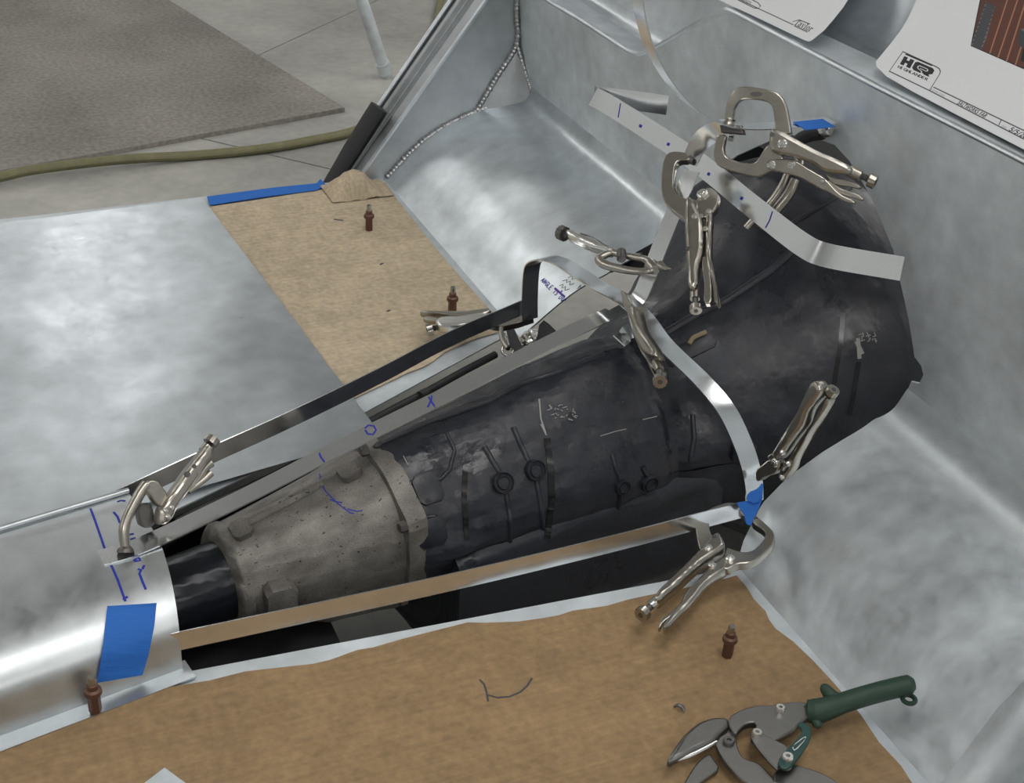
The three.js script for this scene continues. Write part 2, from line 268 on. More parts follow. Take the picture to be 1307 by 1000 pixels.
const M = {
  sheetAlu: smeared(alu(0.88, 0.915, 0.96, 0.42, { scale: 1.1 }), 1.3, 0.0005),
  bodyAlu: smeared(alu(0.90, 0.93, 0.96, 0.72, { metal: 0.8 }), 1.1, 0.0003),
  toeAlu: alu(0.88, 0.90, 0.93, 0.5, { bump: 0.0002 }),
  polished: smeared(alu(0.88, 0.91, 0.94, 0.46), 2.4, 0.0012),
  driverAlu: alu(0.80, 0.825, 0.85, 0.6, { bump: 0.0002, metal: 0.9 }),
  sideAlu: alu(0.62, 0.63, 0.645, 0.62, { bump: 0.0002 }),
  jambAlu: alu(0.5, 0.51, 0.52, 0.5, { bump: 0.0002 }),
  coverAlu: alu(0.74, 0.755, 0.77, 0.5, { bump: 0.0002 }),
  weld: alu(0.5, 0.5, 0.5, 0.5),
  strip: std({ color: lin(0.84, 0.86, 0.88), metalness: 1, roughness: 0.2, roughnessMap: rep(stripRough, 3) }),
  steel: std({ color: lin(0.48, 0.47, 0.45), metalness: 1, roughness: 0.34, map: rep(steelCol, 14), roughnessMap: rep(steelRough, 14) }),
  brightSteel: std({ color: lin(0.78, 0.77, 0.74), metalness: 1, roughness: 0.25 }),
  darkSteel: std({ color: lin(0.16, 0.155, 0.15), metalness: 0.9, roughness: 0.45 }),
  toolSteel: std({ color: lin(0.25, 0.255, 0.265), metalness: 1, roughness: 0.48, map: rep(steelCol, 16), roughnessMap: rep(steelRough, 16) }),
  kraft: std({ map: rep(kraft(0.60, 0.495, 0.36), 1.2), roughness: 0.85, bumpMap: rep(kraftBump, 1.2), bumpScale: 0.006 }),
  kraftLight: std({ map: rep(kraft(0.755, 0.69, 0.59), 1.2), roughness: 0.85, bumpMap: rep(kraftBump, 1.2), bumpScale: 0.006 }),
  concrete: std({ map: rep(concreteCol, 0.4), roughness: 0.6, bumpMap: rep(concreteBump, 0.8), bumpScale: 0.001 }),
  joint: std({ color: lin(0.08, 0.08, 0.078), roughness: 0.9 }),
  mat: std({ map: rep(matCol, 0.9), roughness: 0.8 }),
  black: std({ map: rep(blackCol, 2), roughness: 0.62, roughnessMap: rep(blackRough, 2), bumpMap: rep(blackBump, 2), bumpScale: 0.0008 }),
  sealant: std({ color: lin(0.008, 0.008, 0.009), roughness: 0.22 }),
  scuff: std({ color: lin(0.30, 0.30, 0.29), roughness: 0.7 }),
  cast: std({ color: lin(0.62, 0.61, 0.6), map: rep(castCol, 5), metalness: 0.55, roughness: 0.6, bumpMap: rep(castBump, 5), bumpScale: 0.0007 }),
  gloss: std({ color: lin(0.012, 0.014, 0.02), roughness: 0.28, metalness: 0.3 }),
  under: std({ color: lin(0.012, 0.012, 0.013), roughness: 0.75 }),
  rubber: std({ color: lin(0.022, 0.023, 0.025), roughness: 0.6, bumpMap: rep(concreteBump, 6), bumpScale: 0.0008 }),
  blueTape: std({ color: lin(0.012, 0.13, 0.5), roughness: 0.7, bumpMap: rep(kraftBump, 5), bumpScale: 0.002 }),
  ink: std({ color: lin(0.012, 0.02, 0.30), roughness: 0.6 }),
  purple: std({ color: lin(0.10, 0.03, 0.35), roughness: 0.6 }),
  pencil: std({ color: lin(0.06, 0.06, 0.065), roughness: 0.7 }),
  copper: std({ color: lin(0.15, 0.08, 0.058), metalness: 0.6, roughness: 0.5 }),
  green: std({ color: lin(0.018, 0.05, 0.032), roughness: 0.55, bumpMap: rep(concreteBump, 8), bumpScale: 0.0005 }),
  greenPaint: std({ color: lin(0.01, 0.055, 0.048), roughness: 0.35 }),
  hose: std({ color: lin(0.5, 0.48, 0.27), roughness: 0.6, map: rep(concreteCol, 3) }),
  tan: std({ color: lin(0.28, 0.22, 0.14), roughness: 0.8 }),
  wall: std({ color: lin(0.62, 0.63, 0.63), roughness: 0.9 }),
  ceiling: std({ color: lin(0.60, 0.60, 0.60), roughness: 0.9 }),
  lampBody: std({ color: lin(0.7, 0.7, 0.7), roughness: 0.5 }),
  lampGlow: std({ color: lin(0.1, 0.1, 0.1), emissive: LAMP_COLOR, emissiveIntensity: 1.5, roughness: 0.6 }),
  dayGlow: std({ color: lin(0.1, 0.1, 0.1), emissive: DAY_COLOR, emissiveIntensity: 3.2, roughness: 0.6 }),
};

// ───────────────────────── the workshop ─────────────────────────
function roomBox(a0, a1, b0, b1, y0, y1) { const g = box(a1 - a0, y1 - y0, b1 - b0, (a0 + a1) / 2, (y0 + y1) / 2, (b0 + b1) / 2); g.applyMatrix4(new THREE.Matrix4().makeBasis(E1, V(0, 1, 0), E2)); return g; }
const A_0 = -7.3, A_1 = 7.7, B_0 = -8.21, B_1 = 6.79;
{
  const fl = struct('floor', roomBox(A_0, A_1, B_0, B_1, GROUND - 0.2, GROUND - 0.02), M.joint);
  for (let i = 0; i < 5; i++) for (let j = 0; j < 5; j++) {        // concrete slabs with sawn joints between them
    const a = A_0 + 3 * i, b = B_0 + 3 * j; const g = roomBox(a + 0.003, a + 2.997, b + 0.003, b + 2.997, GROUND - 0.02, GROUND);
    mesh('slab', g, M.concrete, fl);
  }
  struct('ceiling', roomBox(A_0 - 0.2, A_1 + 0.2, B_0 - 0.2, B_1 + 0.2, CEIL, CEIL + 0.2), M.ceiling);
  struct('wall_back', roomBox(A_0 - 0.2, A_0, B_0 - 0.2, B_1 + 0.2, GROUND - 0.2, CEIL), M.wall);
  struct('wall_front', roomBox(A_1, A_1 + 0.2, B_0 - 0.2, B_1 + 0.2, GROUND - 0.2, CEIL), M.wall);
  struct('wall_left', roomBox(A_0, A_1, B_0 - 0.2, B_0, GROUND - 0.2, CEIL), M.wall);
  struct('wall_right', roomBox(A_0, A_1, B_1, B_1 + 0.2, GROUND - 0.2, CEIL), M.wall);
  const lampLabel = ['first ceiling lamp of the far row, nearest the back wall', 'second ceiling lamp of the far row from the back wall', 'third ceiling lamp of the far row, nearest the left wall', 'turned ceiling lamp reflected in the loose aluminium sheet', 'first ceiling lamp of the middle row, nearest the back wall', 'second ceiling lamp of the middle row, above the car', 'third ceiling lamp of the middle row, ahead of the firewall', 'fourth ceiling lamp of the middle row, nearest the front wall', 'first ceiling lamp of the near row, nearest the back wall', 'middle ceiling lamp of the near row, behind the viewer', 'last ceiling lamp of the near row, nearest the front wall'];
  for (const [k, [a, b, L, W, I, turn]] of LAMPS.entries()) {
    const t = thing('ceiling_light', lampLabel[k], 'ceiling light', 'ceiling lamps');
    t.position.copy(room(a, b, CEIL)); t.rotation.y = ROOM_TURN + turn;
    mesh('housing', box(L + 0.06, 0.075, W + 0.06, 0, -0.0425, 0), M.lampBody, t);
    mesh('diffuser', box(L, 0.014, W, 0, -0.088, 0), M.lampGlow, t);
    const l = new THREE.RectAreaLight(LAMP_COLOR, I, L, W); l.position.copy(room(a, b, CEIL - 0.11)); l.rotation.order = 'YXZ'; l.rotation.set(-Math.PI / 2, ROOM_TURN + turn, 0); l.castShadow = true; scene.add(l);
  }
}

// ray from the camera to a mesh already built: where a mark or a fitting sits on its surface
const caster = new THREE.Raycaster();
function hit(target, u, v) {
  const list = Array.isArray(target) ? target : [target]; list.forEach((m) => m.updateWorldMatrix(true, false));
  caster.set(CAM, ray(u, v).normalize()); const h = caster.intersectObjects(list, false)[0];
  if (!h) return null; const n = h.face.normal.clone().transformDirection(h.object.matrixWorld); if (n.dot(caster.ray.direction) > 0) n.negate();
  return { p: h.point.clone(), n };
}
function track(target, px, step = 4) { // surface points under a traced line
  const out = [];
  for (let i = 0; i < px.length - 1; i++) { const [a, b] = px[i], [c, d] = px[i + 1], k = Math.max(1, Math.round(Math.hypot(c - a, d - b) / step)); for (let j = i ? 1 : 0; j <= k; j++) { const h = hit(target, lerp(a, c, j / k), lerp(b, d, j / k)); if (h) out.push(h); } }
  return out;
}
function inkGeo(target, px, w, t = 0.0003) {
  const h = track(target, px); if (h.length < 2) return null;
  const pts = h.map((q) => q.p.clone().addScaledVector(q.n, t * 0.6));
  const acr = h.map((q, i) => q.n.clone().cross(h[Math.min(i + 1, h.length - 1)].p.clone().sub(h[Math.max(0, i - 1)].p)).normalize());
  return ribbon(pts, acr, w, t, { n: 0 });
}
function ink(name, target, lines, w, mat, parent) { for (const l of lines) { const g = inkGeo(target, l, w); if (g) mesh(name, g, mat, parent); } }
// hand lettering: strokes of each letter in a unit box, set along a traced base line
const LETTER = { A: [[[0, 0], [0.45, 1], [0.9, 0]], [[0.2, 0.4], [0.7, 0.4]]], N: [[[0, 0], [0, 1], [0.8, 0], [0.8, 1]]], G: [[[0.9, 0.85], [0.45, 1], [0, 0.5], [0.45, 0], [0.9, 0.2], [0.9, 0.5], [0.5, 0.5]]], L: [[[0, 1], [0, 0], [0.75, 0]]], E: [[[0.8, 1], [0, 1], [0, 0], [0.8, 0]], [[0, 0.5], [0.6, 0.5]]], I: [[[0.4, 0], [0.4, 1]]], S: [[[0.8, 0.9], [0.3, 1], [0.1, 0.7], [0.7, 0.4], [0.6, 0.05], [0, 0.1]]], D: [[[0, 0], [0, 1], [0.6, 0.85], [0.85, 0.5], [0.6, 0.1], [0, 0]]], O: [[[0.4, 0], [0, 0.5], [0.4, 1], [0.85, 0.5], [0.4, 0]]], W: [[[0, 1], [0.2, 0], [0.45, 0.7], [0.7, 0], [0.9, 1]]] };
function lettering(name, target, text, a, b, h, w, mat, parent) {
  const L = Math.hypot(b[0] - a[0], b[1] - a[1]), d = [(b[0] - a[0]) / L, (b[1] - a[1]) / L], up = [d[1] * h, -d[0] * h], st = L / text.length, g = [];
  [...text].forEach((ch, i) => { for (const l of LETTER[ch] || []) { const q = inkGeo(target, l.map(([x, y]) => [a[0] + d[0] * (i + x * 0.8) * st + up[0] * y, a[1] + d[1] * (i + x * 0.8) * st + up[1] * y]), w); if (q) g.push(q); } });
  return g.length ? mesh(name, g, mat, parent) : null;
}

// ───────────────────────── car body: floor pan, toe boards, firewall, side panel ─────────────────────────
const body = thing('car_body', 'bare aluminium car body shell with floor pan, toe boards and firewall around the transmission', 'car body');
const FWX = (y) => 0.3635 - 0.1 * y;
const toeEdgeD = [[0.095, -0.138], [0.118, -0.163], [0.16, -0.195], [0.2, -0.207], [0.25, -0.211], [0.32, -0.208], [0.3465, -0.19]];
const interp = (tab, x) => { if (x <= tab[0][0]) return tab[0][1]; for (let i = 0; i < tab.length - 1; i++) if (x <= tab[i + 1][0]) return lerp(tab[i][1], tab[i + 1][1], (x - tab[i][0]) / (tab[i + 1][0] - tab[i][0])); return tab[tab.length - 1][1]; };
{
  mesh('floor_pan', slabXZ([[-2.0, -1.405], [0.075, -1.405], [0.075, -0.762], [0.035, -0.745], [-0.394, -0.521], [-0.6, -0.43], [-1.3, -0.3], [-1.3, -0.1], [-0.6, -0.19], [-0.56, -0.176], [0.0985, -0.134], [0.0985, 0.7], [-2.0, 0.7]], 0, 0.002, 0.0004), M.bodyAlu, body);
  const cD = new THREE.CatmullRomCurve3([V(0.095, 0.0006, 0), V(0.13, 0.021, 0), V(0.2, 0.059, 0), V(0.27, 0.095, 0), V(0.312, 0.117, 0), V(0.334, 0.137, 0), V(0.3462, 0.173, 0)], false, 'centripetal');
  const toeD = mesh('toe_board', sheet((a, b) => { const q = cD.getPoint(b); const z0 = interp(toeEdgeD, q.x); const z = lerp(z0, 0.7, a); return V(q.x, q.y + 0.0009 * fbm(q.x * 6, z * 6, 2.2, 2), z); }, 60, 44, 0.0025, 0.9, 0.35), M.driverAlu, body);
  toeD.userData.label = 'dull flat toe board on the driver side';
  const cP = new THREE.CatmullRomCurve3([V(0.072, 0, 0), V(0.095, 0.022, 0), V(0.125, 0.051, 0), V(0.164, 0.08, 0), V(0.211, 0.103, 0), V(0.261, 0.12, 0), V(0.307, 0.132, 0), V(0.336, 0.147, 0), V(0.3462, 0.173, 0)], false, 'centripetal');
  const toeP = mesh('toe_board', sheet((a, b) => { const q = cP.getPoint(b); const z1 = interp([[0.07, -0.745], [0.12, -0.735], [0.2, -0.725], [0.28, -0.735], [0.3465, -0.77]], q.x), z = lerp(-1.392, z1, a); return V(q.x, q.y + 0.005 * fbm(q.x * 6, z * 6, 5.5, 3) * smooth(0, 0.2, b), z); }, 60, 44, 0.0025, 0.65, 0.35), M.polished, body);
  toeP.userData.label = 'polished bulging toe board on the passenger side';
  body.toeP = toeP; body.toeD = toeD;
  // firewall with its arched opening
  const o = V(FWX(0), 0, 0), ey = V(-0.1, 1, 0).normalize(), ez = V(0, 0, 1), n = V(-1, -0.1, 0).normalize();
  const ky = 1 / ey.y;
  const fwPts = [[-1.392, 0.30], [-1.392, 0.36], [-1.256, 0.36], [-1.126, 0.364], [-0.997, 0.365], [-0.947, 0.366], [-0.915, 0.372], [-0.869, 0.396], [-0.668, 0.512], [-0.653, 0.5155], [-0.546, 0.518], [-0.313, 0.521], [-0.081, 0.526], [0.7, 0.535], [0.7, 0.172], [-0.19, 0.172], [-0.186, 0.186], [-0.171, 0.192], [-0.166, 0.207], [-0.172, 0.216], [-0.186, 0.221], [-0.205, 0.262], [-0.25, 0.337], [-0.281, 0.365], [-0.306, 0.386], [-0.352, 0.412], [-0.387, 0.421], [-0.438, 0.413], [-0.483, 0.398], [-0.533, 0.371], [-0.614, 0.318], [-0.70, 0.245], [-0.765, 0.172], [-1.392, 0.172]];
  const fs = shapeOf(fwPts.map(([z, y]) => [z, y * ky]));
  const fg = new THREE.ExtrudeGeometry(fs, { depth: 0.002, bevelEnabled: true, bevelSize: 0.0006, bevelThickness: 0.0006, bevelOffset: -0.0006, bevelSegments: 1 });
  fg.applyMatrix4(basis(o.clone().addScaledVector(n, -0.0026), ez, ey, n.clone()));
  const fwl = mesh('firewall', fg, M.bodyAlu, body); body.fw = fwl;
  const fwP = (z, y, off = 0) => V(FWX(y) - off, y, z);
  // rolled top edge of the firewall, ledge and cowl behind it
  mesh('rolled_edge', sweep([[-1.39, 0.36], [-1.256, 0.36], [-1.126, 0.364], [-0.997, 0.365], [-0.947, 0.366], [-0.915, 0.372], [-0.869, 0.396], [-0.668, 0.512], [-0.653, 0.5155], [-0.546, 0.518], [-0.313, 0.521], [-0.081, 0.526], [0.7, 0.535]].map(([z, y]) => fwP(z, y, -0.002)), 0.004, { n: 120, seg: 8 }), M.toeAlu, body);
  mesh('ledge', sheet((a, b) => { const z = lerp(-1.39, -0.86, a); return V(lerp(0.327, 0.395, b), 0.364 - 0.006 * b + 0.03 * smooth(0.85, 1, a), z); }, 24, 6, 0.002, 0.5, 0.07), M.bodyAlu, body);
  mesh('ledge', sheet((a, b) => { const z = lerp(-0.66, 0.7, a); return V(lerp(0.312, 0.372, b), 0.5165 + 0.012 * (z + 0.66) / 1.3 + 0.004 * b, z); }, 30, 6, 0.002, 1.3, 0.06), M.bodyAlu, body);
  mesh('ledge', sheet((a, b) => { const z = lerp(-0.872, -0.655, a); return V(FWX(lerp(0.394, 0.515, a)) + b * 0.075, lerp(0.394, 0.515, a), z); }, 12, 4, 0.002, 0.25, 0.06), M.bodyAlu, body);
  const cove = new THREE.CatmullRomCurve3([V(0.366, 0.52, 0), V(0.378, 0.53, 0), V(0.398, 0.565, 0), V(0.425, 0.63, 0), V(0.47, 0.78, 0)]);
  mesh('cowl_panel', sheet((a, b) => { const q = cove.getPoint(b), z = lerp(-0.66, 0.7, a); return V(q.x + 0.03 * Math.exp(-Math.pow((z + 0.42) / 0.07, 2)) * b, q.y, z); }, 60, 20, 0.002, 1.4, 0.3), M.toeAlu, body);
  const riser = new THREE.CatmullRomCurve3([V(0.385, 0.358, 0), V(0.40, 0.366, 0), V(0.412, 0.395, 0), V(0.45, 0.55, 0), V(0.50, 0.78, 0)]);
  mesh('cowl_panel', sheet((a, b) => { const q = riser.getPoint(b); return V(q.x, q.y, lerp(-1.39, -0.62, a)); }, 40, 20, 0.002, 0.8, 0.4), M.toeAlu, body);
  // side panel with its door jamb
  const sp = new THREE.ExtrudeGeometry(shapeOf([[-0.03, -0.06], [0.02, 0.008], [0.039, 0.033], [0.263, 0.329], [0.42, 0.537], [0.5, 0.8], [0.5, -0.06]]), { depth: 0.002, bevelEnabled: false }); sp.translate(0, 0, -1.394);
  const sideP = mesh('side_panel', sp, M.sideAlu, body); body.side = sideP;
  const inL = (t) => V(lerp(0.012, 0.42, t), lerp(0.0, 0.537, t), -1.39), outL = (t) => V(lerp(0.008, 0.40, t), lerp(0.0, 0.535, t), -1.475);
  const jd = V(0.8, -0.6, 0);
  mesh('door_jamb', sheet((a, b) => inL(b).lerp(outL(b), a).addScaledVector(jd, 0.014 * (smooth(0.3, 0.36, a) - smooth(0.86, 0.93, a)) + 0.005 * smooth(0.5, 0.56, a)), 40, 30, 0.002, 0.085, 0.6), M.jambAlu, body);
  mesh('jamb_flange', ribbon([inL(0), inL(1)], V(0, 0, 1), 0.018, 0.004, { n: 20 }), M.toeAlu, body);
  mesh('jamb_flange', sweep([outL(0).addScaledVector(jd, -0.003), outL(1).addScaledVector(jd, -0.003)], 0.0045, { n: 20, seg: 8 }), M.toeAlu, body);
  mesh('outer_skin', sheet((a, b) => outL(b).add(V(lerp(0, 0.3, a), lerp(0, -0.15, a), -0.002 - 0.03 * a)), 6, 10, 0.002), M.driverAlu, body);
  // gusset and weld beads
  const gA = V(0.255, 0.118, -1.39), gB = V(0.331, 0.244, -1.389), gC = onPlane(684, 145, V(1, 0.1, 0), 0.3625);
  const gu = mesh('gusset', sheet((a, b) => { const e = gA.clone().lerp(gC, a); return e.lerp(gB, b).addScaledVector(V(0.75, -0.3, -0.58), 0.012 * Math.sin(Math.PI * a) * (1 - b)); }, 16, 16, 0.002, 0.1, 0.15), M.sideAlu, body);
  const bead = (pts, r, k = 0.0075) => { const c = new THREE.CatmullRomCurve3(pts, false, 'centripetal'), L = c.getLength(), n = Math.round(L / k * 5); const P = [], R = []; for (let i = 0; i <= n; i++) { P.push(c.getPointAt(i / n).add(V(0.0007 * N3(i * 0.3, 1, 2), 0.0007 * N3(i * 0.3, 5, 2), 0))); R.push(r * (0.78 + 0.2 * Math.abs(Math.sin(i * Math.PI / 5)) + 0.3 * N3(i * 0.23, 3, 9))); } return sweep(P, R, { seg: 8 }); };
  const onSide = (u, v) => onZ(u, v, -1.3885);
  const toePt = (b, dz = 0) => { const q = cP.getPoint(b); return V(q.x, q.y, -1.389 + dz); };
  mesh('weld_bead', bead([0.02, 0.12, 0.22, 0.32, 0.42, 0.52, 0.6, 0.66].map((b) => toePt(b)), 0.0055), M.weld, body);
  mesh('weld_bead', bead([gA, gA.clone().lerp(gB, 0.5), gB, V(0.3275, 0.3, -1.389), V(0.326, 0.36, -1.389)], 0.0058), M.weld, body);
  mesh('weld_bead', bead([gB, gB.clone().lerp(gC, 0.35).add(V(0.003, -0.002, -0.002)), gB.clone().lerp(gC, 0.7).add(V(0.003, 0, 0)), gC], 0.0045), M.weld, body);
  mesh('weld_bead', bead([gA, gA.clone().lerp(gC, 0.5).add(V(0.006, -0.004, -0.003)), gC], 0.0042), M.weld, body);
  // kick panel low on the driver side
  const k0 = V(0.109, 0.017, 0.243), k1 = V(0.227, 0.076, 0.197);
  mesh('kick_panel', sheet((a, b) => { const e = k0.clone().lerp(k1, lerp(-0.9, 2.2, a)); return e.add(V(-0.05 * b * b, 0.26 * b * b + 0.02 * b - 0.006, 0.24 * b)); }, 24, 20, 0.002, 0.4, 0.4), M.toeAlu, body);
  // sill and the dark frame under the floor
  mesh('sill', box(2.03, 0.2, 0.004, -0.985, -0.1, -1.404), M.bodyAlu, body);
  const rail = (p, q, h, w, y) => { const d = q.clone().sub(p), g = box(d.length(), h, w); g.applyMatrix4(basis(p.clone().lerp(q, 0.5).setY(y), d.clone().normalize(), V(0, 1, 0), d.clone().normalize().cross(V(0, 1, 0)))); return g; };
  mesh('frame_rail', rail(V(-1.5, 0, -0.02), V(0.2, 0, 0.0), 0.1, 0.06, -0.075), M.under, body);
  mesh('frame_rail', rail(V(-1.5, 0, -0.62), V(-0.1, 0, -0.86), 0.1, 0.06, -0.075), M.under, body);
  mesh('crossmember', [box(0.2, 0.1, 0.44, -0.455, -0.17, -0.38)], M.under, body);  // black box widened to darken the opening beside the tail
  mesh('tunnel_end', box(0.02, 0.26, 0.5, -0.8, -0.16, -0.27), M.under, body);
}

// ───────────────────────── transmission ─────────────────────────
const TU = V(Math.cos(Math.PI / 18), 0, -Math.sin(Math.PI / 18)), TW = V(Math.sin(Math.PI / 18), 0, Math.cos(Math.PI / 18)), T0 = V(-0.56, 0, -0.345);
const tAxis = (s) => T0.clone().addScaledVector(TU, s).setY(-0.035 + 0.07 * (s - 0.1));
const tPt = (s, phi, r) => tAxis(s).addScaledVector(TW, Math.cos(phi) * r).add(V(0, Math.sin(phi) * r, 0));
const trans = thing('transmission', 'black automatic transmission with bare cast tail housing lying in the floor opening', 'transmission');
function loft(s0, s1, ns, np, rf) {
  const pos = [], uv = [], idx = [];
  for (let i = 0; i <= ns; i++) for (let k = 0; k <= np; k++) { const s = lerp(s0, s1, i / ns), ph = k / np * Math.PI * 2; const r = rf(s, ph), q = tPt(s, ph, r); pos.push(q.x, q.y, q.z); uv.push(s, k / np * 0.9); }
  const W = np + 1; for (let i = 0; i < ns; i++) for (let k = 0; k < np; k++) { const a = i * W + k; idx.push(a, a + W, a + 1, a + 1, a + W, a + W + 1); }
  for (const [i, fl] of [[0, 0], [ns, 1]]) { const c = pos.length / 3, q = tAxis(lerp(s0, s1, i / ns)); pos.push(q.x, q.y, q.z); uv.push(0, 0); for (let k = 0; k < np; k++) fl ? idx.push(c, i * W + k + 1, i * W + k) : idx.push(c, i * W + k, i * W + k + 1); }
  const g = new THREE.BufferGeometry(); g.setAttribute('position', new THREE.Float32BufferAttribute(pos, 3)); g.setAttribute('uv', new THREE.Float32BufferAttribute(uv, 2)); g.setIndex(idx); g.computeVertexNormals(); return toCreasedNormals(g, 0.9);
}
const caseR = [[0.29, 0.102], [0.31, 0.106], [0.36, 0.109], [0.45, 0.117], [0.54, 0.124], [0.62, 0.129], [0.68, 0.134], [0.72, 0.147], [0.76, 0.163], [0.8, 0.187], [0.85, 0.222], [0.9, 0.262], [0.93, 0.29], [0.96, 0.3], [1.0, 0.3]];
const caseRad = (s, ph) => {
  let r = interp(caseR, s);
  r *= 1 + 0.035 * Math.cos(4 * ph) * smooth(0.75, 0.6, s);                         // slightly squared case
  r += 0.006 * fbm(s * 9, Math.cos(ph) * 2.2, Math.sin(ph) * 2.2, 3) + 0.0035 * fbm(s * 22, Math.cos(ph) * 5, Math.sin(ph) * 5 + 4, 2);
  r -= 0.006 * Math.exp(-Math.pow((s - 0.665) / 0.012, 2)) * smooth(-0.9, -0.2, Math.sin(ph));   // joint between case and bell
  r -= 0.03 * Math.exp(-Math.pow((s - 0.705) / 0.03, 2) - Math.pow((ph - 0.62) / 0.3, 2));       // pocket behind the bell
  r -= 0.016 * Math.exp(-Math.pow((s - 0.70) / 0.03, 2) - Math.pow((ph + 0.35) / 0.25, 2));
  r += 0.007 * Math.exp(-Math.pow((s - 0.34) / 0.03, 2) - Math.pow((ph - 0.0) / 0.22, 2));
  return r;
};
const tcase = mesh('case', loft(0.29, 1.0, 190, 220, caseRad), M.black, trans);
let pan;
{ // oil pan under the case
  const boxR = (ph, hw, hh) => { const c = Math.abs(Math.cos(ph)), q = Math.abs(Math.sin(ph)), e = 7; return Math.pow(Math.pow(c / hw, e) + Math.pow(q / hh, e), -1 / e); };
  const g = loft(0.335, 0.74, 60, 120, (s, ph) => { const w = 0.128 + 0.02 * smooth(0.5, 0.72, s); return Math.sin(ph) > 0.1 ? 0.09 : lerp(0.09, boxR(ph, w, 0.19) + 0.004 * fbm(s * 16, Math.cos(ph) * 5, Math.sin(ph) * 5, 3), smooth(0.1, -0.15, Math.sin(ph))); });
  pan = mesh('oil_pan', g, M.black, trans);
}
const tailRad = (s, ph) => interp([[0.085, 0.066], [0.1, 0.068], [0.2, 0.0815], [0.25, 0.09], [0.29, 0.1]], s) + 0.0015 * fbm(s * 20, Math.cos(ph) * 4, Math.sin(ph) * 4, 3)
  + 0.016 * Math.exp(-Math.pow((ph - 5.55) / 0.2, 2)) * smooth(0.14, 0.19, s) * smooth(0.3, 0.27, s);
const tail = mesh('tail_housing', loft(0.085, 0.292, 60, 120, tailRad), M.cast, trans);
{
  // flange ring with bolt lobes
  mesh('flange', loft(0.277, 0.303, 4, 240, (s, ph) => 0.107 + 0.010 * Math.pow(Math.max(0, Math.cos(3 * (ph - 0.55))), 6) + (s < 0.2771 || s > 0.3029 ? -0.0015 : 0)), M.cast, trans);
  for (let i = 0; i < 6; i++) { const ph = 0.55 + i * Math.PI / 3; mesh('bolt', lathe([[0, 0], [0.0075, 0], [0.0075, 0.007], [0.006, 0.009], [0, 0.009]], tPt(0.276, ph, 0.11).addScaledVector(TU, 0.0005), TU.clone().negate(), 6), M.darkSteel, trans); }
  // output tube
  const yoke = mesh('output_yoke', loft(-0.16, 0.1, 30, 64, (s) => interp([[-0.16, 0.047], [0.0, 0.0475], [0.008, 0.0475], [0.009, 0.05], [0.085, 0.05], [0.087, 0.055], [0.1, 0.055]], s)), M.gloss, trans);
  yoke.userData.label = 'glossy black output tube';
  // rims, ridges and bosses on the tail housing
  mesh('tail_seal', loft(0.078, 0.092, 4, 64, (s) => interp([[0.078, 0.063], [0.084, 0.07], [0.092, 0.07]], s)), M.cast, trans);
  const ridge = (tgt, px, r, mat, sink = 0.5, nm = 'rib') => { const h = track(tgt, px, 5); if (h.length < 2) return null; return mesh(nm, sweep(h.map((q) => q.p.clone().addScaledVector(q.n, r * (0.5 - sink))), r, { n: h.length * 2, seg: 8 }), mat, trans); };
  ridge(tail, [[318, 668], [360, 646], [412, 618]], 0.004, M.cast, 0.6);
  ridge(tail, [[296, 672], [340, 650], [400, 618], [440, 600]], 0.003, M.cast, 0.8);
  const lump = (tgt, u, v, w, h, d, mat, nm = 'boss', turn = 0) => { const q = hit(tgt, u, v); if (!q) return null; const x = TU.clone().addScaledVector(q.n, -TU.dot(q.n)).normalize(), y = q.n.clone().cross(x); x.applyAxisAngle(q.n, turn); y.applyAxisAngle(q.n, turn); const e = Math.min(w, h) * 0.18, s = shapeOf([[-w / 2 + e, -h / 2], [w / 2 - e, -h / 2], [w / 2, -h / 2 + e], [w / 2, h / 2 - e], [w / 2 - e, h / 2], [-w / 2 + e, h / 2], [-w / 2, h / 2 - e], [-w / 2, -h / 2 + e]]); const g = new THREE.ExtrudeGeometry(s, { depth: d, bevelEnabled: true, bevelSize: 0.0015, bevelThickness: 0.0015, bevelSegments: 2 }); g.translate(0, 0, -0.004); g.applyMatrix4(basis(q.p, x, y, q.n)); return mesh(nm, toCreasedNormals(g, 0.6), mat, trans); };
  lump(tail, 308, 678, 0.022, 0.024, 0.010, M.cast);
  lump(tail, 447, 606, 0.024, 0.022, 0.012, M.cast);
  lump(tail, 356, 765, 0.034, 0.05, 0.02, M.cast, 'mount_pad');
  // round plugs with ribs on the black case
  const plug = (u, v, r) => { const q = hit(tcase, u, v); if (!q) return; const g = lathe([[0, 0.006], [r * 0.5, 0.006], [r * 0.55, 0.0075], [r * 0.62, 0.0075], [r * 0.68, 0.005], [r * 0.86, 0.005], [r * 0.92, 0.008], [r, 0.0075], [r * 1.04, -0.008]], q.p, q.n, 32); mesh('plug', g, M.black, trans); };
  plug(641, 617, 0.0135); plug(682, 601, 0.0135); plug(793, 622, 0.010); plug(827, 617, 0.012);
  for (const px of [[[618, 570], [628, 588], [638, 604]], [[655, 546], [664, 566], [674, 588]], [[646, 631], [651, 660], [651, 700]], [[685, 614], [691, 650], [694, 684]], [[781, 580], [786, 598], [791, 612]], [[820, 596], [826, 608]], [[792, 632], [787, 660], [789, 690]], [[884, 530], [886, 560], [881, 590]], [[512, 668], [530, 662], [555, 660]], [[515, 676], [530, 668], [556, 661]]]) ridge(tcase, px, 0.0038, M.black, 0.62);
  ridge(tcase, [[464, 586], [475, 577], [484, 567], [500, 560], [545, 540], [590, 524], [625, 512], [665, 490], [715, 474], [770, 452]], 0.005, M.black, 0.6);
  ridge(tcase, [[850, 425], [890, 401], [925, 385], [985, 345], [1010, 322]], 0.006, M.black, 0.6);
  ridge(tcase, [[1000, 292], [1040, 268], [1085, 240]], 0.004, M.black, 0.7);
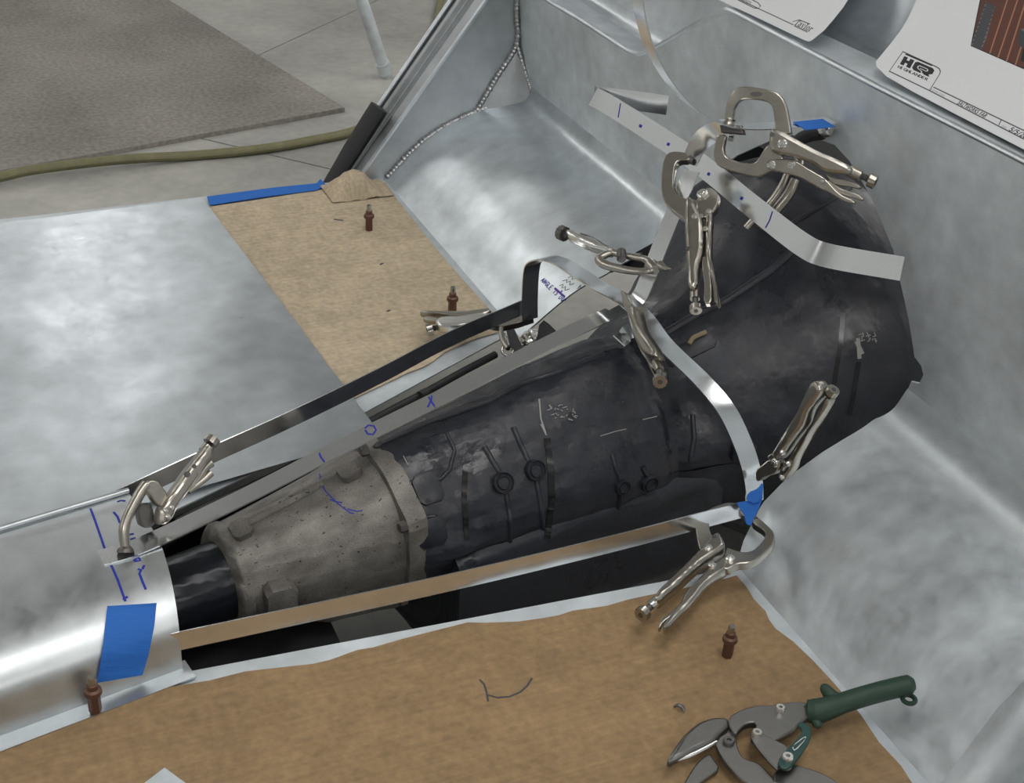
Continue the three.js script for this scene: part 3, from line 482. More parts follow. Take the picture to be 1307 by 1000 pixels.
  ridge(tcase, [[570, 553], [580, 575], [574, 600], [562, 612], [540, 612], [500, 622]], 0.003, M.black, 0.75);
  lump(tcase, 546, 624, 0.032, 0.036, 0.006, M.black, 'boss'); lump(tcase, 550, 680, 0.036, 0.034, 0.006, M.black, 'boss');
  lump(tcase, 948, 575, 0.03, 0.03, 0.012, M.black, 'boss'); lump(tcase, 880, 447, 0.07, 0.02, 0.006, M.black, 'boss');
  // black plate added as engine bay darkness, and grey block, on the passenger side
  const fb = frameOf(at(760, 360, 2.2), at(860, 300, 2.15), at(820, 360, 2.18));
  mesh('bracket', plate(fb, [[769, 352], [790, 338], [812, 322], [836, 309], [862, 290], [880, 300], [872, 330], [858, 356], [845, 372], [828, 384], [820, 378], [826, 358], [815, 344], [800, 341], [784, 347]], 0.004, { round: 0, bevel: 0.0006 }), M.under, trans);  // flat black sheet standing in for shade beyond the toe board edge
  const fb2 = frameOf(at(853, 331, 2.02), at(880, 331, 2.0), at(866, 345, 2.0)); mesh('bracket', plate(fb2, [[853, 331], [863, 319], [879, 331], [869, 345]], 0.02, { round: 0, bevel: 0.001 }), M.cast, trans);
  // sealant runs and scuffs
  const run = (lines, w, mat, nm) => { const g = lines.map((l) => inkGeo([tcase, pan], l, w, 0.0012)).filter(Boolean); if (g.length) mesh(nm, g, mat, trans); };
  run([[[594, 595], [592, 640], [596, 690]]], 0.007, M.sealant, 'sealant_run');
  run([[[698, 560], [703, 600], [704, 640], [698, 688]]], 0.009, M.sealant, 'sealant_run');
  run([[[1076, 400], [1073, 440], [1066, 480], [1064, 500]]], 0.006, M.sealant, 'sealant_run');
  run([[[1096, 462], [1090, 500], [1084, 530]]], 0.006, M.sealant, 'sealant_run');
  run([[[688, 510], [690, 535], [696, 553]], [[690, 542], [697, 556]]], 0.002, M.scuff, 'scuff_mark');
  run([[[1095, 432], [1097, 458]], [[1093, 436], [1101, 452]]], 0.005, M.scuff, 'scuff_mark');
  const fine = []; for (let k = 0; k < 26; k++) { const u = 700 + rnd() * 34, v = 515 + rnd() * 20, a = rnd() * 3.1, L = 2 + rnd() * 5; fine.push([[u, v], [u + Math.cos(a) * L, v + Math.sin(a) * L * 0.6]]); }
  for (let k = 0; k < 16; k++) { const u = 1100 + rnd() * 18, v = 424 + rnd() * 10, a = rnd() * 3.1, L = 2 + rnd() * 4; fine.push([[u, v], [u + Math.cos(a) * L, v + Math.sin(a) * L]]); }
  fine.push([[665, 489], [672, 485], [690, 480], [713, 474]], [[626, 511], [640, 502], [655, 493]], [[482, 569], [492, 562], [500, 561], [512, 556]], [[472, 580], [480, 572]], [[766, 557], [785, 551], [799, 548]], [[820, 536], [838, 532]], [[515, 583], [521, 595]]);
  run(fine, 0.0011, M.scuff, 'scuff_mark');
  // bent tan pin in the pocket
  const pin = [[879, 441], [884, 434], [893, 430], [901, 427]].map(([u, v]) => { const q = hit(tcase, u, v); return q.p.addScaledVector(q.n, 0.006); });
  mesh('bent_pin', sweep(pin, 0.0032, { n: 16, seg: 8 }), M.tan, trans);
  // ink scrawl on the tail housing
  ink('ink_mark', tail, [[[408, 605], [409, 617], [416, 628], [432, 644], [447, 655], [452, 656]], [[421, 638], [430, 641], [437, 642]], [[443, 650], [455, 653], [463, 652]]], 0.0014, M.ink, trans);
  mesh('engine_block', [box(0.5, 0.5, 0.56).applyMatrix4(basis(tAxis(1.27), TU, V(0, 1, 0), TW.clone().negate().negate()))], M.under, trans);  // unseen plain black box, added so the gap around the bell stays dark
}

// ───────────────────────── tunnel cover, papers, loose sheets ─────────────────────────
const cover = thing('tunnel_cover', 'rounded aluminium tunnel cover behind the transmission with blue ink lines on top', 'tunnel cover');
let coverSkin;
{
  const prof = [V(-0.582, -0.002, -0.42), V(-0.576, 0.05, -0.417), V(-0.5735, 0.076, -0.411), ...[[167, 633, 0.0825], [176, 646, 0.084], [190, 668, 0.085], [205, 695, 0.085], [213, 719, 0.083], [219.5, 745, 0.077], [225, 775, 0.0655], [228.5, 802, 0.05], [231, 830, 0.026], [233, 855, 0.003]].map(([u, v, h]) => onY(u, v, h))];
  const c = new THREE.CatmullRomCurve3(prof, false, 'centripetal'), back = V(-0.979, 0, 0.19);
  coverSkin = mesh('cover_skin', sheet((a, b) => c.getPoint(b).addScaledVector(back, a * 0.75).add(V(0, 0.0006 * fbm(a * 9, b * 5, 3.3), 0)), 40, 60, 0.002, 0.75, 0.3), M.coverAlu, cover);
  // flange that lies on the floor pan, and folded passenger edge
  const f0 = V(-0.563, 0.0035, -0.182);
  mesh('flange', ribbon([f0.clone().add(V(0.006, 0, 0.0065)), f0.clone().addScaledVector(back, 0.75).add(V(0, 0, 0.012))], V(0.2, 0, 1), 0.03, 0.002, { n: 6 }), M.coverAlu, cover);
  const p0 = V(-0.573, 0.083, -0.409); mesh('folded_edge', sweep([p0, p0.clone().addScaledVector(back, 0.75)], 0.0035, { n: 10, seg: 8 }), M.coverAlu, cover);
  // blue layout lines
  const blue = [[[114, 646], [121, 664], [130, 690], [134, 702]], [[142, 722], [150, 740], [160, 768]], [[157, 766], [163, 762]], [[145, 654], [150, 660], [153, 668]], [[150, 641], [154, 639], [160, 640]], [[163, 683], [171, 682]], [[166, 689], [173, 687]], [[170, 716], [177, 712], [179, 716], [171, 717]], [[176, 727], [180, 728], [178, 733], [186, 753]], [[184, 722], [182, 727]]];
  ink('ink_mark', coverSkin, blue, 0.0026, M.ink, cover);
}
// kraft paper taped over both floors
function paperGeo(pts, y, t, f) { // fine grid clipped to an outline, with slight relief
  const g = slabXZ(pts, y, t); return g;
}
const pD = [[-60, 975], [60, 928], [112, 907], [165, 892], [220, 877], [268, 869], [313, 857.6], [354, 853], [399, 848], [421, 843], [440, 836], [457, 830], [476, 827], [514, 816], [553, 806], [597, 795], [618, 795.5], [661, 794], [690, 790], [713, 786], [731, 780], [774, 774], [801, 766], [829, 760], [870, 752], [905, 744], [926, 739], [940, 735], [953, 750], [962, 765], [977, 780.6], [981.6, 791.6], [990, 803], [1013, 820], [1038, 844], [1064, 872], [1098, 912], [1122, 948], [1150, 978], [1164, 1000], [1185, 1040], [1200, 1075]].map(([u, v]) => flo(u, v, 0.003));
pD.push([0.05, 0.6], [-1.2, 0.6], [-1.2, 0.0]);
const paperD = mesh('kraft_paper', slabXZ(pD, 0.0032, 0.0008), M.kraft); tag(paperD, 'brown kraft paper taped over the near driver floor, under the green snips', 'paper');
const pP = [[268, 264], [330, 255], [412, 242], [440, 240], [470, 236], [492, 233], [505, 252], [522, 274], [545, 303], [570, 334], [598, 365], [624, 394], [640, 412], [636, 424], [629, 426], [612, 431], [596.6, 436.5], [580, 444], [567, 450], [552, 462], [539, 469], [520, 476], [500, 486], [470, 500], [440, 514], [415, 527], [390, 535], [300, 545], [200, 420], [200, 300]].map(([u, v]) => flo(u, v, 0.003));
const paperP = mesh('kraft_paper', slabXZ(pP, 0.0032, 0.0008), M.kraftLight); tag(paperP, 'paler brown kraft paper with a torn edge over the far passenger floor', 'paper');
{ // crumpled corner of the passenger paper
  const o = onZ(452, 232, -1.385);
  const g = sheet((a, b) => { const u = lerp(414, 490, a), v = lerp(245, 236, a) + 0; const p = onY(u, v, 0.004); const h = Math.sin(Math.PI * Math.min(1, a * 1.15)) * 0.034 * (1 - Math.pow(2 * b - 1, 2) * (b < 0.5 ? 0.8 : 1)); return p.add(V(0.003 * fbm(a * 9, b * 7, 1), h * 1.1 + 0.010 * fbm(a * 5, b * 5, 4.4) * Math.sin(Math.PI * a) + 0.0015, lerp(-0.005, 0.075, b) - 0.02)); }, 40, 24, 0.0008, 0.2, 0.1);
  mesh('crumpled_corner', g, M.kraftLight, paperP);
}
const plateA = flo(258, 250, 0.012), plateB = flo(486, 557, 0.006), plateC = flo(280, 617, 0.006), plate0 = flo(0, 283, 0.012);
{
  const dir = (p, q, L) => { const l = Math.hypot(q[0] - p[0], q[1] - p[1]); return [p[0] + (q[0] - p[0]) / l * L, p[1] + (q[1] - p[1]) / l * L]; };
  const A = plateA, B = plateB, D = dir(A, plate0, 1.0), C = dir(B, plateC, 0.98);
  const g = sheet((a, b) => { const p = [lerp(lerp(A[0], B[0], b), lerp(D[0], C[0], b), a), lerp(lerp(A[1], B[1], b), lerp(D[1], C[1], b), a)]; return V(p[0], 0.009 + 0.0022 * fbm(a * 4, b * 4, 2.7, 3) + 0.0007 * fbm(a * 16, b * 16, 8.1, 3) * smooth(0.75, 0.15, b), p[1]); }, 120, 110, 0.0016, 1.0, 0.86);
  tag(mesh('aluminium_sheet', g, M.sheetAlu), 'large scuffed loose aluminium sheet lying over the passenger floor paper', 'metal sheet');
}
{ // offcut at the lower edge of the picture
  const f = frameOf(onY(210, 980, 0.006), onY(240, 1003, 0.006), onY(180, 1005, 0.006));
  tag(mesh('aluminium_offcut', plate(f, [[210, 980], [262, 1018], [215, 1050], [160, 1018]], 0.0016, { round: 0, bevel: 0.0003 }), M.bodyAlu), 'small square aluminium offcut at the lower left edge of the driver floor paper', 'metal offcut');
}
// ───────────────────────── blue tape ─────────────────────────
{
  const g = slabXZ([[268, 262], [340, 251], [404, 243], [416, 236], [409, 228.5], [404, 234], [345, 240], [264, 251]].map(([u, v]) => flo(u, v, 0.005)), 0.0052, 0.0006);
  tag(mesh('blue_tape', g, M.blueTape), 'long blue masking tape strip along the passenger sill edge of the brown paper', 'tape');
}
const floorMeshes = [body.children.find((c) => c.name === 'floor_pan')];
function tapeOn(targets, poly, off, label, mat = M.blueTape) { // tape patch draped over what it covers: a grid between two traced edges
  const [L, Rr] = poly; const nu = 14, nv = 22; const pts = (e, t) => { const k = t * (e.length - 1), j = Math.min(e.length - 2, Math.floor(k)); return [lerp(e[j][0], e[j + 1][0], k - j), lerp(e[j][1], e[j + 1][1], k - j)]; };
  const cache = []; for (let j = 0; j <= nv; j++) for (let i = 0; i <= nu; i++) { const a = pts(L, j / nv), b = pts(Rr, j / nv); const u = lerp(a[0], b[0], i / nu), v = lerp(a[1], b[1], i / nu); const h = hit(targets, u, v); cache.push(h ? depthOf(h.p) : null); }
  let last = cache.find((c) => c !== null); for (let k = 0; k < cache.length; k++) { if (cache[k] === null) cache[k] = last; last = cache[k]; }
  for (let it = 0; it < 3; it++) { const c2 = cache.slice(); for (let j = 0; j <= nv; j++) for (let i = 0; i <= nu; i++) { let s = 0, n = 0; for (let dj = -1; dj <= 1; dj++) for (let di = -1; di <= 1; di++) { const y = j + dj, x = i + di; if (x < 0 || y < 0 || x > nu || y > nv) continue; s += c2[y * (nu + 1) + x]; n++; } cache[j * (nu + 1) + i] = Math.min(s / n, c2[j * (nu + 1) + i]); } }
  const g = sheet((a, b) => { const i = Math.round(a * nu), j = Math.round(b * nv); const e0 = pts(L, b), e1 = pts(Rr, b); return at(lerp(e0[0], e1[0], a), lerp(e0[1], e1[1], a), cache[j * (nu + 1) + i] - off); }, nu, nv, 0.0005, 0.05, 0.1);
  return tag(mesh('blue_tape', g, mat), label, 'tape');
}

// ───────────────────────── aluminium strips ─────────────────────────
function strip(label, pts, across, w, opt = {}) { const t = thing('aluminium_strip', label, 'metal strip', undefined); const m = mesh('strip', ribbon(pts, across, w, opt.t || 0.0018, opt), opt.mat || M.strip, t); t.strip = m; return t; }
const inAxis = (u, v, off = 0) => onPlane(u, v, TW, TW.dot(T0) + off);
const sHoop = 0.665, inHoop = (u, v) => onPlane(u, v, TU, TU.dot(T0) + sHoop);
// upper strip from the tunnel cover to the hoop
const upA = [onY(129, 712.5, 0.0855), onY(166, 702, 0.086), inAxis(300, 640, 0.028), inAxis(437, 570, 0.02), inAxis(600, 489, 0.005), inAxis(735, 421, -0.01), inAxis(782, 399.5, -0.018)];
const upStrip = strip('long aluminium strip running above the transmission, marked with a blue X and circle', upA, [V(0.2, 0.03, 1), V(0.2, 0.0, 1), V(0.19, 0, 1)], 0.028, { n: 60 });
{
  const m = upStrip.strip;
  ink('ink_mark', m, [[[541, 500], [547, 507], [556, 521]], [[551, 502], [551, 509], [546, 520]], [[466, 547], [470, 543], [477, 544], [480, 549], [476, 555], [469, 554], [466, 549]], [[406, 574], [409, 583], [414, 590]]], 0.0022, M.ink, upStrip);
}
// driver side strip: stands on edge along the driver side of the opening
const dz = (u, v) => { const p0 = V(-0.58, 0, -0.186), d = V(0.72, 0, 0.004).normalize(), n = V(-d.z, 0, d.x); return onPlane(u, v, n, n.dot(p0)); };
const drvTop = [[188, 818], [220, 811], [560, 737], [780, 685], [945, 642]], drvBot = [[188, 838], [220, 830], [560, 757], [790, 702], [948, 660]];
const drvC = drvTop.map(([u, v], i) => dz((u + drvBot[i][0]) / 2, (v + drvBot[i][1]) / 2));
strip('long aluminium strip on edge in front of the transmission, reflecting the brown paper', drvC, V(0, 1, -0.12), 0.0225, { n: 40 });
// passenger side strip
const pOpen = (u, v) => { const p0 = V(-0.394, 0, -0.521), q0 = V(0.058, 0, -0.70), d = q0.clone().sub(p0).normalize(), n = V(-d.z, 0, d.x); return onPlane(u, v, n, n.dot(p0.clone().addScaledVector(n, 0.01))); };
const pasC = [[90, 665], [140, 642], [188, 619], [272, 580], [350, 545], [430, 507], [500, 472], [560, 440], [600, 421], [640, 404], [668, 392]].map(([u, v]) => pOpen(u, v));
strip('dark looking aluminium strip on edge crossing the loose sheet on the passenger side', pasC, V(0, 1, -0.1), 0.0235, { n: 40 });
// hoop across the transmission
const hoopPx = [[676, 408], [676, 380], [679, 341], [683, 334], [696, 329.5], [715, 334], [730, 343], [764, 365], [797, 383], [822, 405], [846, 437], [898, 488], [928, 525], [946, 562], [956, 590], [962, 618], [963, 642]];
const hoop = strip('arched aluminium strip hooped across the middle of the transmission', hoopPx.map(([u, v]) => inHoop(u, v)), TU, 0.028, { n: 90 });
// rising strip from the hoop to the firewall strip
const rise = [inAxis(786, 402, -0.012), inAxis(803, 392, -0.012), inAxis(816, 379, -0.012), inAxis(828, 352, -0.013), inAxis(842, 316, -0.02), inAxis(860, 272, -0.03), inAxis(877, 232, -0.04), inAxis(883, 218, -0.043)];
strip('short aluminium strip rising steeply from the hoop towards the firewall', rise, V(0.15, 0, 1), 0.028, { n: 60 });
// strip along the firewall, both ends bent forward
const acr6 = V(-0.42, -0.9, 0.05).normalize();
const lat = [V(0.312, 0.335, -0.786), V(0.29, 0.335, -0.804), V(0.235, 0.334, -0.848), V(0.2245, 0.334, -0.857), V(0.221, 0.334, -0.853), V(0.223, 0.334, -0.842), V(0.226, 0.334, -0.825), V(0.238, 0.333, -0.7), V(0.246, 0.332, -0.57), V(0.241, 0.331, -0.42), V(0.239, 0.331, -0.31), V(0.243, 0.331, -0.285), V(0.255, 0.331, -0.268), V(0.318, 0.331, -0.214)];
const latS = strip('aluminium strip along the firewall with both ends bent forward and blue dots', lat, [V(-0.2, -0.98, 0.1).normalize(), V(-0.3, -0.95, 0.1).normalize(), acr6, acr6, acr6, acr6, acr6, acr6, acr6, acr6], 0.029, { n: 120 });
ink('ink_mark', latS.strip, [[[792, 132], [789, 150]], [[986, 270], [982, 282], [977, 291]]], 0.002, M.ink, latS);
ink('ink_mark', latS.strip, [[[816, 160], [819, 162]], [[851.5, 183.5], [854.5, 185]], [[903, 221.5], [906, 223]], [[945, 252.5], [948, 254]]], 0.0042, M.ink, latS);
// thin hanging strip curving down to the firewall corner
const s7y = 0.452;
const s7 = [[1060, 154, 0], [1000, 160, 0], [950, 161.5, 0]].map(([u, v]) => onY(u, v, s7y)); const zz7 = -0.402;
for (const [u, v] of [[925, 158], [895, 145], [868, 122], [846, 93], [829, 60], [819, 28], [814, 0], [812, -30]]) s7.push(onZ(u, v, zz7));
strip('thin springy aluminium strip curving down from above to the firewall corner', s7, V(0, 0.05, 1), 0.026, { n: 70, t: 0.0014 });
// curled joining strip below it
const curl = [V(0.243, 0.352, -0.552), V(0.228, 0.372, -0.535), V(0.213, 0.395, -0.50), V(0.203, 0.42, -0.465), V(0.197, 0.436, -0.44), V(0.195, 0.445, -0.42), V(0.215, 0.446, -0.40)];
strip('small curled aluminium strip joining the firewall strip to the clamped end', [onY(882, 203, 0.352), onY(888, 190, 0.375), onY(897, 178, 0.40), onY(909, 170, 0.425), onY(922, 166, 0.44), onY(938, 167, 0.447)], V(0.1, 0, 1), 0.026, { n: 30 });
// short bent tab under the hoop clamp
{ const pt = [[788, 445], [797, 441], [803, 438], [809, 436]].map(([u, v]) => { const q = hit(trans.children[0], u, v); return q.p.addScaledVector(q.n, 0.012); });
  pt[2].addScaledVector(TW, 0.0).y += 0.006; pt[3].y += 0.008;
  strip('tiny bent aluminium tab lying on the black case under the hoop clamp', pt, V(0.3, -0.4, 1), 0.021, { n: 16 }); }
tapeOn([coverSkin, cover.children[1], paperD, ...scene.children.filter((c) => c.name === 'aluminium_strip_001').flatMap((c) => c.children)], [[[137, 774], [134, 800], [130, 835], [124, 872]], [[200, 770], [197, 800], [190, 835], [182, 862]]], 0.004, 'wide blue masking tape patch on the tunnel cover holding the strip end');
// tape at the driver foot and at the firewall corner
{
  const f = frameOf(at(942, 643, 1.69), at(975, 620, 1.68), at(958, 672, 1.68));
  const g = [plate(f, [[940, 642], [951, 640], [966, 636], [972, 617], [974, 618], [973, 636], [969, 648], [962, 662], [958, 672], [952, 669], [949, 657], [944, 650]], 0.002, { round: 0, bevel: 0.0008 }), plate(f, [[952, 640], [955, 629], [968, 624], [973, 616], [974, 634], [966, 645]], 0.005, { off: 0.003, round: 1, bevel: 0.0015 })];
  tag(mesh('blue_tape', g, M.blueTape), 'crumpled blue tape scrap at the driver foot of the hoop', 'tape');
  const a = onY(1020, 161, s7y + 0.002), b = onY(1058, 157, s7y + 0.002);
  tag(mesh('blue_tape', ribbon([a, a.clone().lerp(b, 0.5), b], V(0.05, 0, 1), 0.028, 0.0008, { n: 8 }), M.blueTape), 'small blue tape piece on the strip at the firewall corner', 'tape');
}

// ───────────────────────── locking C-clamps ─────────────────────────
// each clamp lies in a plane of its own: three traced points with their distances give the plane
function clamp(label, anchors, parts) {
  const t = thing('locking_clamp', label, 'clamp'); const f = frameOf(...anchors.map(([u, v, d]) => at(u, v, d)));
  const P = (q) => framePx(f, q[0], q[1]).addScaledVector(f.n, q[2] || 0);
  for (const p of parts) {
    const mat = p.mat || M.steel; let parent = t;
    if (p.plate) mesh(p.name, plate(f, p.plate, p.t || 0.01, { off: (p.off || 0) + (p.t || 0.01) / 2, bevel: p.bevel ?? 0.0014, round: p.round ?? 1, seg: 3, holes: p.holes || [] }), mat, parent);
    if (p.bar) mesh(p.name, sweep(p.bar.map(P), p.r, { n: p.n || p.bar.length * 6, seg: 12, flat: p.flat || 1, up: p.flat ? f.n.clone() : null }), mat, parent);
    if (p.rivet) for (const [u, v, r, o] of p.rivet) mesh(p.name || 'rivet', lathe([[0, 0.0032], [r * 0.35, 0.003], [r * 0.45, 0.0024], [r * 0.7, 0.0024], [r, 0.0008], [r, -0.004]], P([u, v, o ?? 0.007]), f.n, 16), p.mat || M.brightSteel, t);
    if (p.hole) for (const [u, v, r, o] of p.hole) mesh('pin_hole', lathe([[0, 0.0004], [r, 0.0004], [r, -0.002]], P([u, v, o ?? 0.007]), f.n, 12), M.darkSteel, t);
    if (p.screw) { // threaded shaft from a to b and knurled knob behind b
      const a = P(p.screw[0]), b = P(p.screw[1]), d = b.clone().sub(a).normalize(), L = b.distanceTo(a), r = p.r || 0.008; const sr = r * 0.5;
      const prof = [[0, 0]]; for (let i = 0; i <= 14; i++) prof.push([sr * (i % 2 ? 1 : 0.82), L * i / 14]); prof.push([0, L]);
      const sm = mesh('adjusting_screw', lathe(prof, a, d, 16), M.darkSteel, t);
      const k = new THREE.CylinderGeometry(r, r, r * 0.95, 24); const kp = k.attributes.position; for (let i = 0; i < kp.count; i++) { const ang = Math.atan2(kp.getZ(i), kp.getX(i)), rr = Math.hypot(kp.getX(i), kp.getZ(i)); if (rr > r * 0.5) { const s = (Math.round(ang / (Math.PI / 12)) % 2 ? 0.94 : 1.03); kp.setX(i, kp.getX(i) * s); kp.setZ(i, kp.getZ(i) * s); } }
      k.computeVertexNormals(); k.applyQuaternion(new THREE.Quaternion().setFromUnitVectors(V(0, 1, 0), d)); const kc = b.clone().addScaledVector(d, r * 0.2); k.translate(kc.x, kc.y, kc.z);
      mesh('knob', toCreasedNormals(k, 0.5), p.mat || M.steel, sm);
      mesh('knob_socket', lathe([[0, 0], [r * 0.35, 0], [r * 0.36, 0.0006], [0, 0.0006]], kc.clone().addScaledVector(d, r * 0.48), d, 16), M.darkSteel, sm);
    }
  }
  t.frame = f; return t;
}
// big clamp at the firewall corner
clamp('big locking C-clamp at the firewall corner gripping the curved strip end', [[931, 150, 1.715], [1115, 232, 1.655], [930, 215, 1.72]], [
  { name: 'fixed_jaw', t: 0.011, plate: [[926, 151], [927, 142], [929, 132], [932.5, 123], [938, 115], [947, 110.5], [965, 112], [983, 115], [996, 121], [1003, 130], [1007.7, 151], [1010, 165], [1011, 173], [990, 168], [990, 163], [989, 150], [988, 140], [984.5, 133.4], [975.7, 129], [963, 127], [951, 126.5], [943, 130], [938.7, 137], [937, 146], [936, 153]] },
  { name: 'jaw_pad', bar: [[931.5, 146], [931, 153]], r: 0.0055 }, { name: 'jaw_pad', bar: [[931, 152], [930, 156], [929, 159.5]], r: [0.004, 0.007, 0.009] },
  { name: 'jaw_pad', mat: M.darkSteel, plate: [[920, 160], [948, 161], [951, 172], [946, 172], [922, 170]], t: 0.014, round: 0 },
  { name: 'moving_jaw', t: 0.011, off: -0.001, plate: [[916, 172], [913, 185], [911.4, 198], [914, 209], [923, 216], [945, 222], [967, 227], [977, 222], [984.5, 218], [1000, 216], [1000, 196], [990, 184], [982.7, 184], [975.7, 191], [970, 201], [965, 208], [955, 209.5], [935, 204.5], [926, 199], [924, 190], [926, 182], [928, 172]] },
  { name: 'lever', t: 0.014, off: 0.001, plate: [[980, 209], [986, 204], [1012.6, 203.5], [1020, 207], [1036, 217.5], [1053, 226.7], [1061, 235], [1070, 245], [1080, 252], [1091, 256], [1093, 261], [1083, 259.5], [1070, 253], [1058, 246], [1046, 240.5], [1037, 235.5], [1022, 227], [1005, 222], [984, 218]] },
  { name: 'release_lever', t: 0.009, off: -0.003, plate: [[1056, 228], [1064, 234], [1072, 240], [1086, 244.5], [1097, 249], [1103, 254], [1100, 257], [1090, 253], [1078, 249.5], [1066, 244], [1058, 236]] },
  { name: 'release_lever', t: 0.009, off: -0.008, mat: M.steel, plate: [[1050, 220], [1064, 227], [1080, 229], [1092, 234], [1100, 239], [1095, 241.5], [1082, 238], [1066, 236], [1056, 230]] },
  { name: 'handle', t: 0.019, off: 0.003, bevel: 0.0045, plate: [[986, 164.5], [997, 167], [1020, 180], [1046, 194], [1068, 203], [1087, 213], [1090.5, 218], [1087, 223.5], [1074, 223], [1062, 222], [1049.6, 219], [1040, 211], [1026, 205], [1005.6, 199.5], [991.5, 197.5], [984, 190], [984, 177]] },
  { name: 'collar', bar: [[1084, 217.5], [1099, 224.5]], r: 0.0065 },
  { screw: [[1096, 223], [1112, 230.5]], r: 0.0085 },
  { name: 'rivet', rivet: [[1001.5, 185, 0.0058, 0.0125], [986, 211, 0.0055, 0.0075], [1011, 211, 0.005, 0.0085], [1051.7, 232, 0.0032, 0.0085]] }, { hole: [[988.5, 173, 0.003, 0.0125]] },
  { name: 'stamp', mat: M.darkSteel, t: 0.001, off: 0.0052, bevel: 0.0002, plate: [[958.5, 118], [974.5, 118], [973.5, 124], [959, 124]] },
]);
// clamp hanging from the firewall strip
clamp('locking C-clamp hanging upright from the firewall strip over the bell', [[885, 205, 1.885], [888, 394, 1.74], [850, 260, 1.86]], [
  { name: 'fixed_jaw', t: 0.011, plate: [[886, 204], [884, 200.5], [879.5, 198.5], [868, 196.5], [860, 196.5], [853, 199], [848.5, 207], [846, 220], [845, 237], [845.5, 250], [848, 259], [853, 266], [865, 276], [878, 286], [890, 284], [893, 262], [888, 257.5], [876, 257], [866, 252], [861, 244], [861, 228], [863, 214], [867, 208], [879.5, 207.5]] },
  { name: 'jaw_pad', bar: [[880, 203], [887, 206]], r: 0.006, mat: M.darkSteel }, { name: 'moving_jaw', t: 0.011, off: -0.002, plate: [[887, 260], [898, 246], [905, 240], [918, 248], [918, 258], [914, 268], [906, 277], [894, 282]] },
  { name: 'handle', t: 0.019, bevel: 0.0045, off: 0.003, plate: [[878, 257.5], [886, 259], [891, 270], [898, 284], [900, 300], [899.5, 320], [898, 332], [893.5, 345], [892.6, 375], [881, 375], [880, 345], [878.5, 325], [877, 306], [876.5, 285]] },
  { name: 'collar', bar: [[887, 373], [887, 382]], r: 0.0062 }, { screw: [[887, 380], [888, 393]], r: 0.0078 },
  { name: 'lever', t: 0.014, off: 0, bevel: 0.004, plate: [[901, 284], [903.6, 271], [909, 269.5], [910.5, 278], [909.4, 299], [908.5, 326], [911, 342], [915, 361], [917, 378], [918, 391], [915, 392], [912, 376], [908, 358], [902, 337], [901, 310]] },
  { name: 'release_lever', t: 0.009, off: 0.002, plate: [[897, 333], [902, 330], [905, 340], [909, 356], [910, 375], [910, 391], [899, 391], [901, 370], [898, 350]] },
  { name: 'rivet', rivet: [[890, 284, 0.004, 0.0125], [897, 280, 0.0035, 0.006], [906.6, 274.7, 0.004, 0.0075], [902.7, 297, 0.004, 0.0075]] }, { name: 'rivet', rivet: [[898, 251, 0.0075, 0.006]] }, { hole: [[881, 325, 0.003, 0.0125]] },
]);
// clamp on the hoop crown
clamp('locking clamp gripping the hoop crown, knob pointing down over the black case', [[797, 385, 1.835], [847, 491, 1.67], [780, 400, 1.85]], [
  { name: 'fixed_jaw', t: 0.011, plate: [[795, 372], [799.4, 374], [805, 384], [812, 395], [810, 401], [802, 400], [798, 388]] },
  { name: 'moving_jaw', t: 0.012, off: -0.012, mat: M.darkSteel, plate: [[799, 398], [808, 401], [815, 420], [813, 431], [807, 424], [801, 409]] },
  { name: 'lever', t: 0.012, off: -0.004, bevel: 0.004, plate: [[808, 412], [814, 426], [821, 446], [831, 459], [836, 468], [846, 472], [843, 483], [838.5, 487], [832, 478], [824, 458], [816, 441], [808, 425]] },
  { name: 'handle', t: 0.02, off: 0.006, bevel: 0.0045, plate: [[809, 397], [820.4, 395.5], [822.5, 406], [827.4, 424], [837, 437], [845.6, 450], [848.5, 459.6], [845, 462.5], [834.4, 460], [828, 453], [820.4, 440], [814.8, 421], [811, 407]] },
  { name: 'collar', bar: [[838, 462], [842, 474]], r: 0.0058 }, { name: 'pivot_block', bar: [[810, 400], [821, 398]], r: 0.006 },
  { screw: [[841, 473], [847, 488, 0.006]], r: 0.0085, mat: M.steel },
  { name: 'release_lever', t: 0.006, off: 0.001, mat: M.darkSteel, plate: [[826, 450], [834, 462], [843, 466], [841, 470], [833, 466], [826, 457]] },
]);
